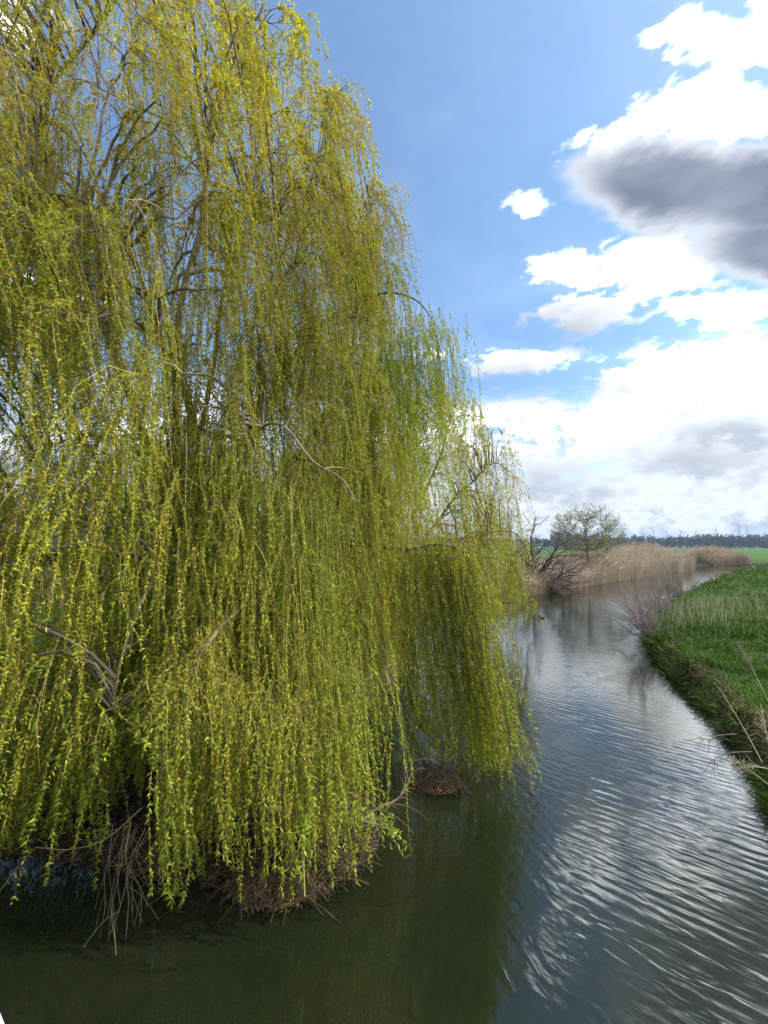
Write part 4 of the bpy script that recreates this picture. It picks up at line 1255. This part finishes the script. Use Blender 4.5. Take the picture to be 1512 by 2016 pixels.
def turbine(label, px, hub_py, y, blade, rot):
    root = thing('wind_turbine', label, 'wind turbine', group='wind turbines on the horizon')
    hub = P(px, hub_py, y)
    x, h = hub[0], hub[2]
    a = Acc(); tubes(a, np.array([[(x, y, .5), (x, y, h * .5), (x, y, h)]]), np.array([[2.6, 2.0, 1.5]]), 10, (.6, .6, .6)); a.build('tower', M_TURBINE, root, True)
    a = Acc(); tubes(a, np.array([[(x, y + 5, h + 1), (x, y + 4.8, h + 1), (x, y - 3, h + 1), (x, y - 4.6, h + 1)]]), np.array([[.1, 2.2, 2.0, .2]]), 8, (.6, .6, .6)); a.build('nacelle', M_TURBINE, root, True)
    for k in range(3):
        an = rot + k * 2 * math.pi / 3
        dv = np.array([math.cos(an), 0, math.sin(an)])
        a = Acc()
        c_ = np.array([x, y - 3.6, h + 1])
        tubes(a, np.array([[c_, c_ + dv * blade * .2, c_ + dv * blade * .6, c_ + dv * blade]]), np.array([[.9, 1.7, 1.1, .2]]), 6, (.6, .6, .6))
        a.build('blade', M_TURBINE, root, True)
for px, py, bl, rot, lab in ((1266, 1051, 24, .5, 'tiny wind turbine furthest left, beside the round tree'), (1286, 1045, 32, .35, 'wind turbine second from the round tree with raised blades'),
                             (1311, 1047, 32, .8, 'wind turbine third from the round tree above the reed bed'), (1340, 1047, 26, .2, 'faint wind turbine in the middle of the row'),
                             (1369, 1047, 26, 1.3, 'faint wind turbine above the end of the reed bed'), (1408, 1043, 34, 1.1, 'wind turbine furthest right with one blade pointing up')):
    turbine(lab, px, py, 2000, bl, rot)

def mast(label, px, top_py, y):
    root = thing('lattice_mast', label, 'mast')
    tp = P(px, top_py, y); x, h = tp[0], tp[2]
    for sx_ in (-1, 1):
        for sy_ in (-1, 1):
            a = Acc(); tubes(a, np.array([[(x + sx_ * 4, y + sy_ * 4, .5), (x + sx_ * .5, y + sy_ * .5, h)]]), np.array([[.55, .4]]), 4, (.25, .25, .25)); a.build('leg', M_STEEL, root)
    for k in range(8):
        f0, f1 = k / 8, (k + 1) / 8
        w0, w1 = 4 - 3.5 * f0, 4 - 3.5 * f1
        a = Acc()
        tubes(a, np.array([[(x - w0, y - w0, .5 + h * f0), (x + w1, y - w1, h * f1)], [(x + w0, y - w0, .5 + h * f0), (x - w1, y - w1, h * f1)]]), np.full((2, 2), .3), 4, (.25, .25, .25)); a.build('brace', M_STEEL, root)
    for f0, wv_ in ((.78, 8), (.9, 6)):
        a = Acc(); tubes(a, np.array([[(x - wv_, y, h * f0), (x + wv_, y, h * f0)]]), np.full((1, 2), .35), 4, (.25, .25, .25)); a.build('cross_arm', M_STEEL, root)
mast('lattice mast standing over the woodland at the right', 1454, 1034, 1500)
mast('lattice mast furthest right over the woodland', 1470, 1036, 1560)
mast('thin mast rising behind the crown of the round tree', 1181, 992, 1500)

# ------------------------------------------------------------------ footbridge the photograph is taken from
root = thing('footbridge', 'white-painted handrail of the footbridge at the bottom left corner', 'bridge')
dirb = unit(np.array([0.82, -0.57, 0])); nrmb = np.array([dirb[1], -dirb[0], 0.0])   # nrmb points back over the deck
RAIL_Z = 3.35
p0 = G(6, 1990, RAIL_Z) 
p0 = p0 + nrmb * 0.05
def along(s, off=0.0, z=RAIL_Z): 
    q_ = p0 + dirb * s + nrmb * off
    return (q_[0], q_[1], z)
a = Acc(); tubes(a, np.array([[along(-5), along(-2), along(0.0), along(3), along(7)]]), np.full((1, 5), .045), 16, (.8, .8, .8)); a.build('handrail', M_WHITE, root, True)
for zz_ in (2.95, 2.6):
    a = Acc(); tubes(a, np.array([[along(-5, .01, zz_), along(7, .01, zz_)]]), np.full((1, 2), .02), 10, (.8, .8, .8)); a.build('rail', M_WHITE, root, True)
for s in np.arange(-4.7, 7, 1.6):
    a = Acc(); tubes(a, np.array([[along(s, .01, 2.28), along(s, .01, RAIL_Z - .03)]]), np.full((1, 2), .028), 10, (.8, .8, .8)); a.build('post', M_WHITE, root, True)
a = Acc()
cs = [along(-9, .0, 2.3), along(11, .0, 2.3), along(11, 2.2, 2.3), along(-9, 2.2, 2.3)]
vv = np.array(cs + [(x, y, 2.02) for x, y, _ in cs])
a.add(vv, [[0, 1, 2, 3], [7, 6, 5, 4], [0, 4, 5, 1], [1, 5, 6, 2], [2, 6, 7, 3], [3, 7, 4, 0]], (.3, .3, .3)); a.build('deck', M_CONCRETE, root)

# ------------------------------------------------------------------ air
m = bpy.data.materials.new('damp_air'); m.use_nodes = True
t = NT(m.node_tree)
pv = t.node('ShaderNodeVolumePrincipled')
pv.inputs['Color'].default_value = (0.62, 0.78, 1.0, 1)
pv.inputs['Density'].default_value = 0.00016
pv.inputs['Anisotropy'].default_value = 0.2
o_ = t.node('ShaderNodeOutputMaterial'); t.l.new(pv.outputs[0], o_.inputs['Volume'])
a = Acc()
x0, x1, y0, y1, z0, z1 = -7000, 7000, -900, 9500, -2.0, 128
a.add([(x0, y0, z0), (x1, y0, z0), (x1, y1, z0), (x0, y1, z0), (x0, y0, z1), (x1, y0, z1), (x1, y1, z1), (x0, y1, z1)],
      [[3, 2, 1, 0], [4, 5, 6, 7], [0, 1, 5, 4], [1, 2, 6, 5], [2, 3, 7, 6], [3, 0, 4, 7]], (1, 1, 1))
tag(a.build('haze', m), 'thin pale spring haze over the meadows', kind='stuff')
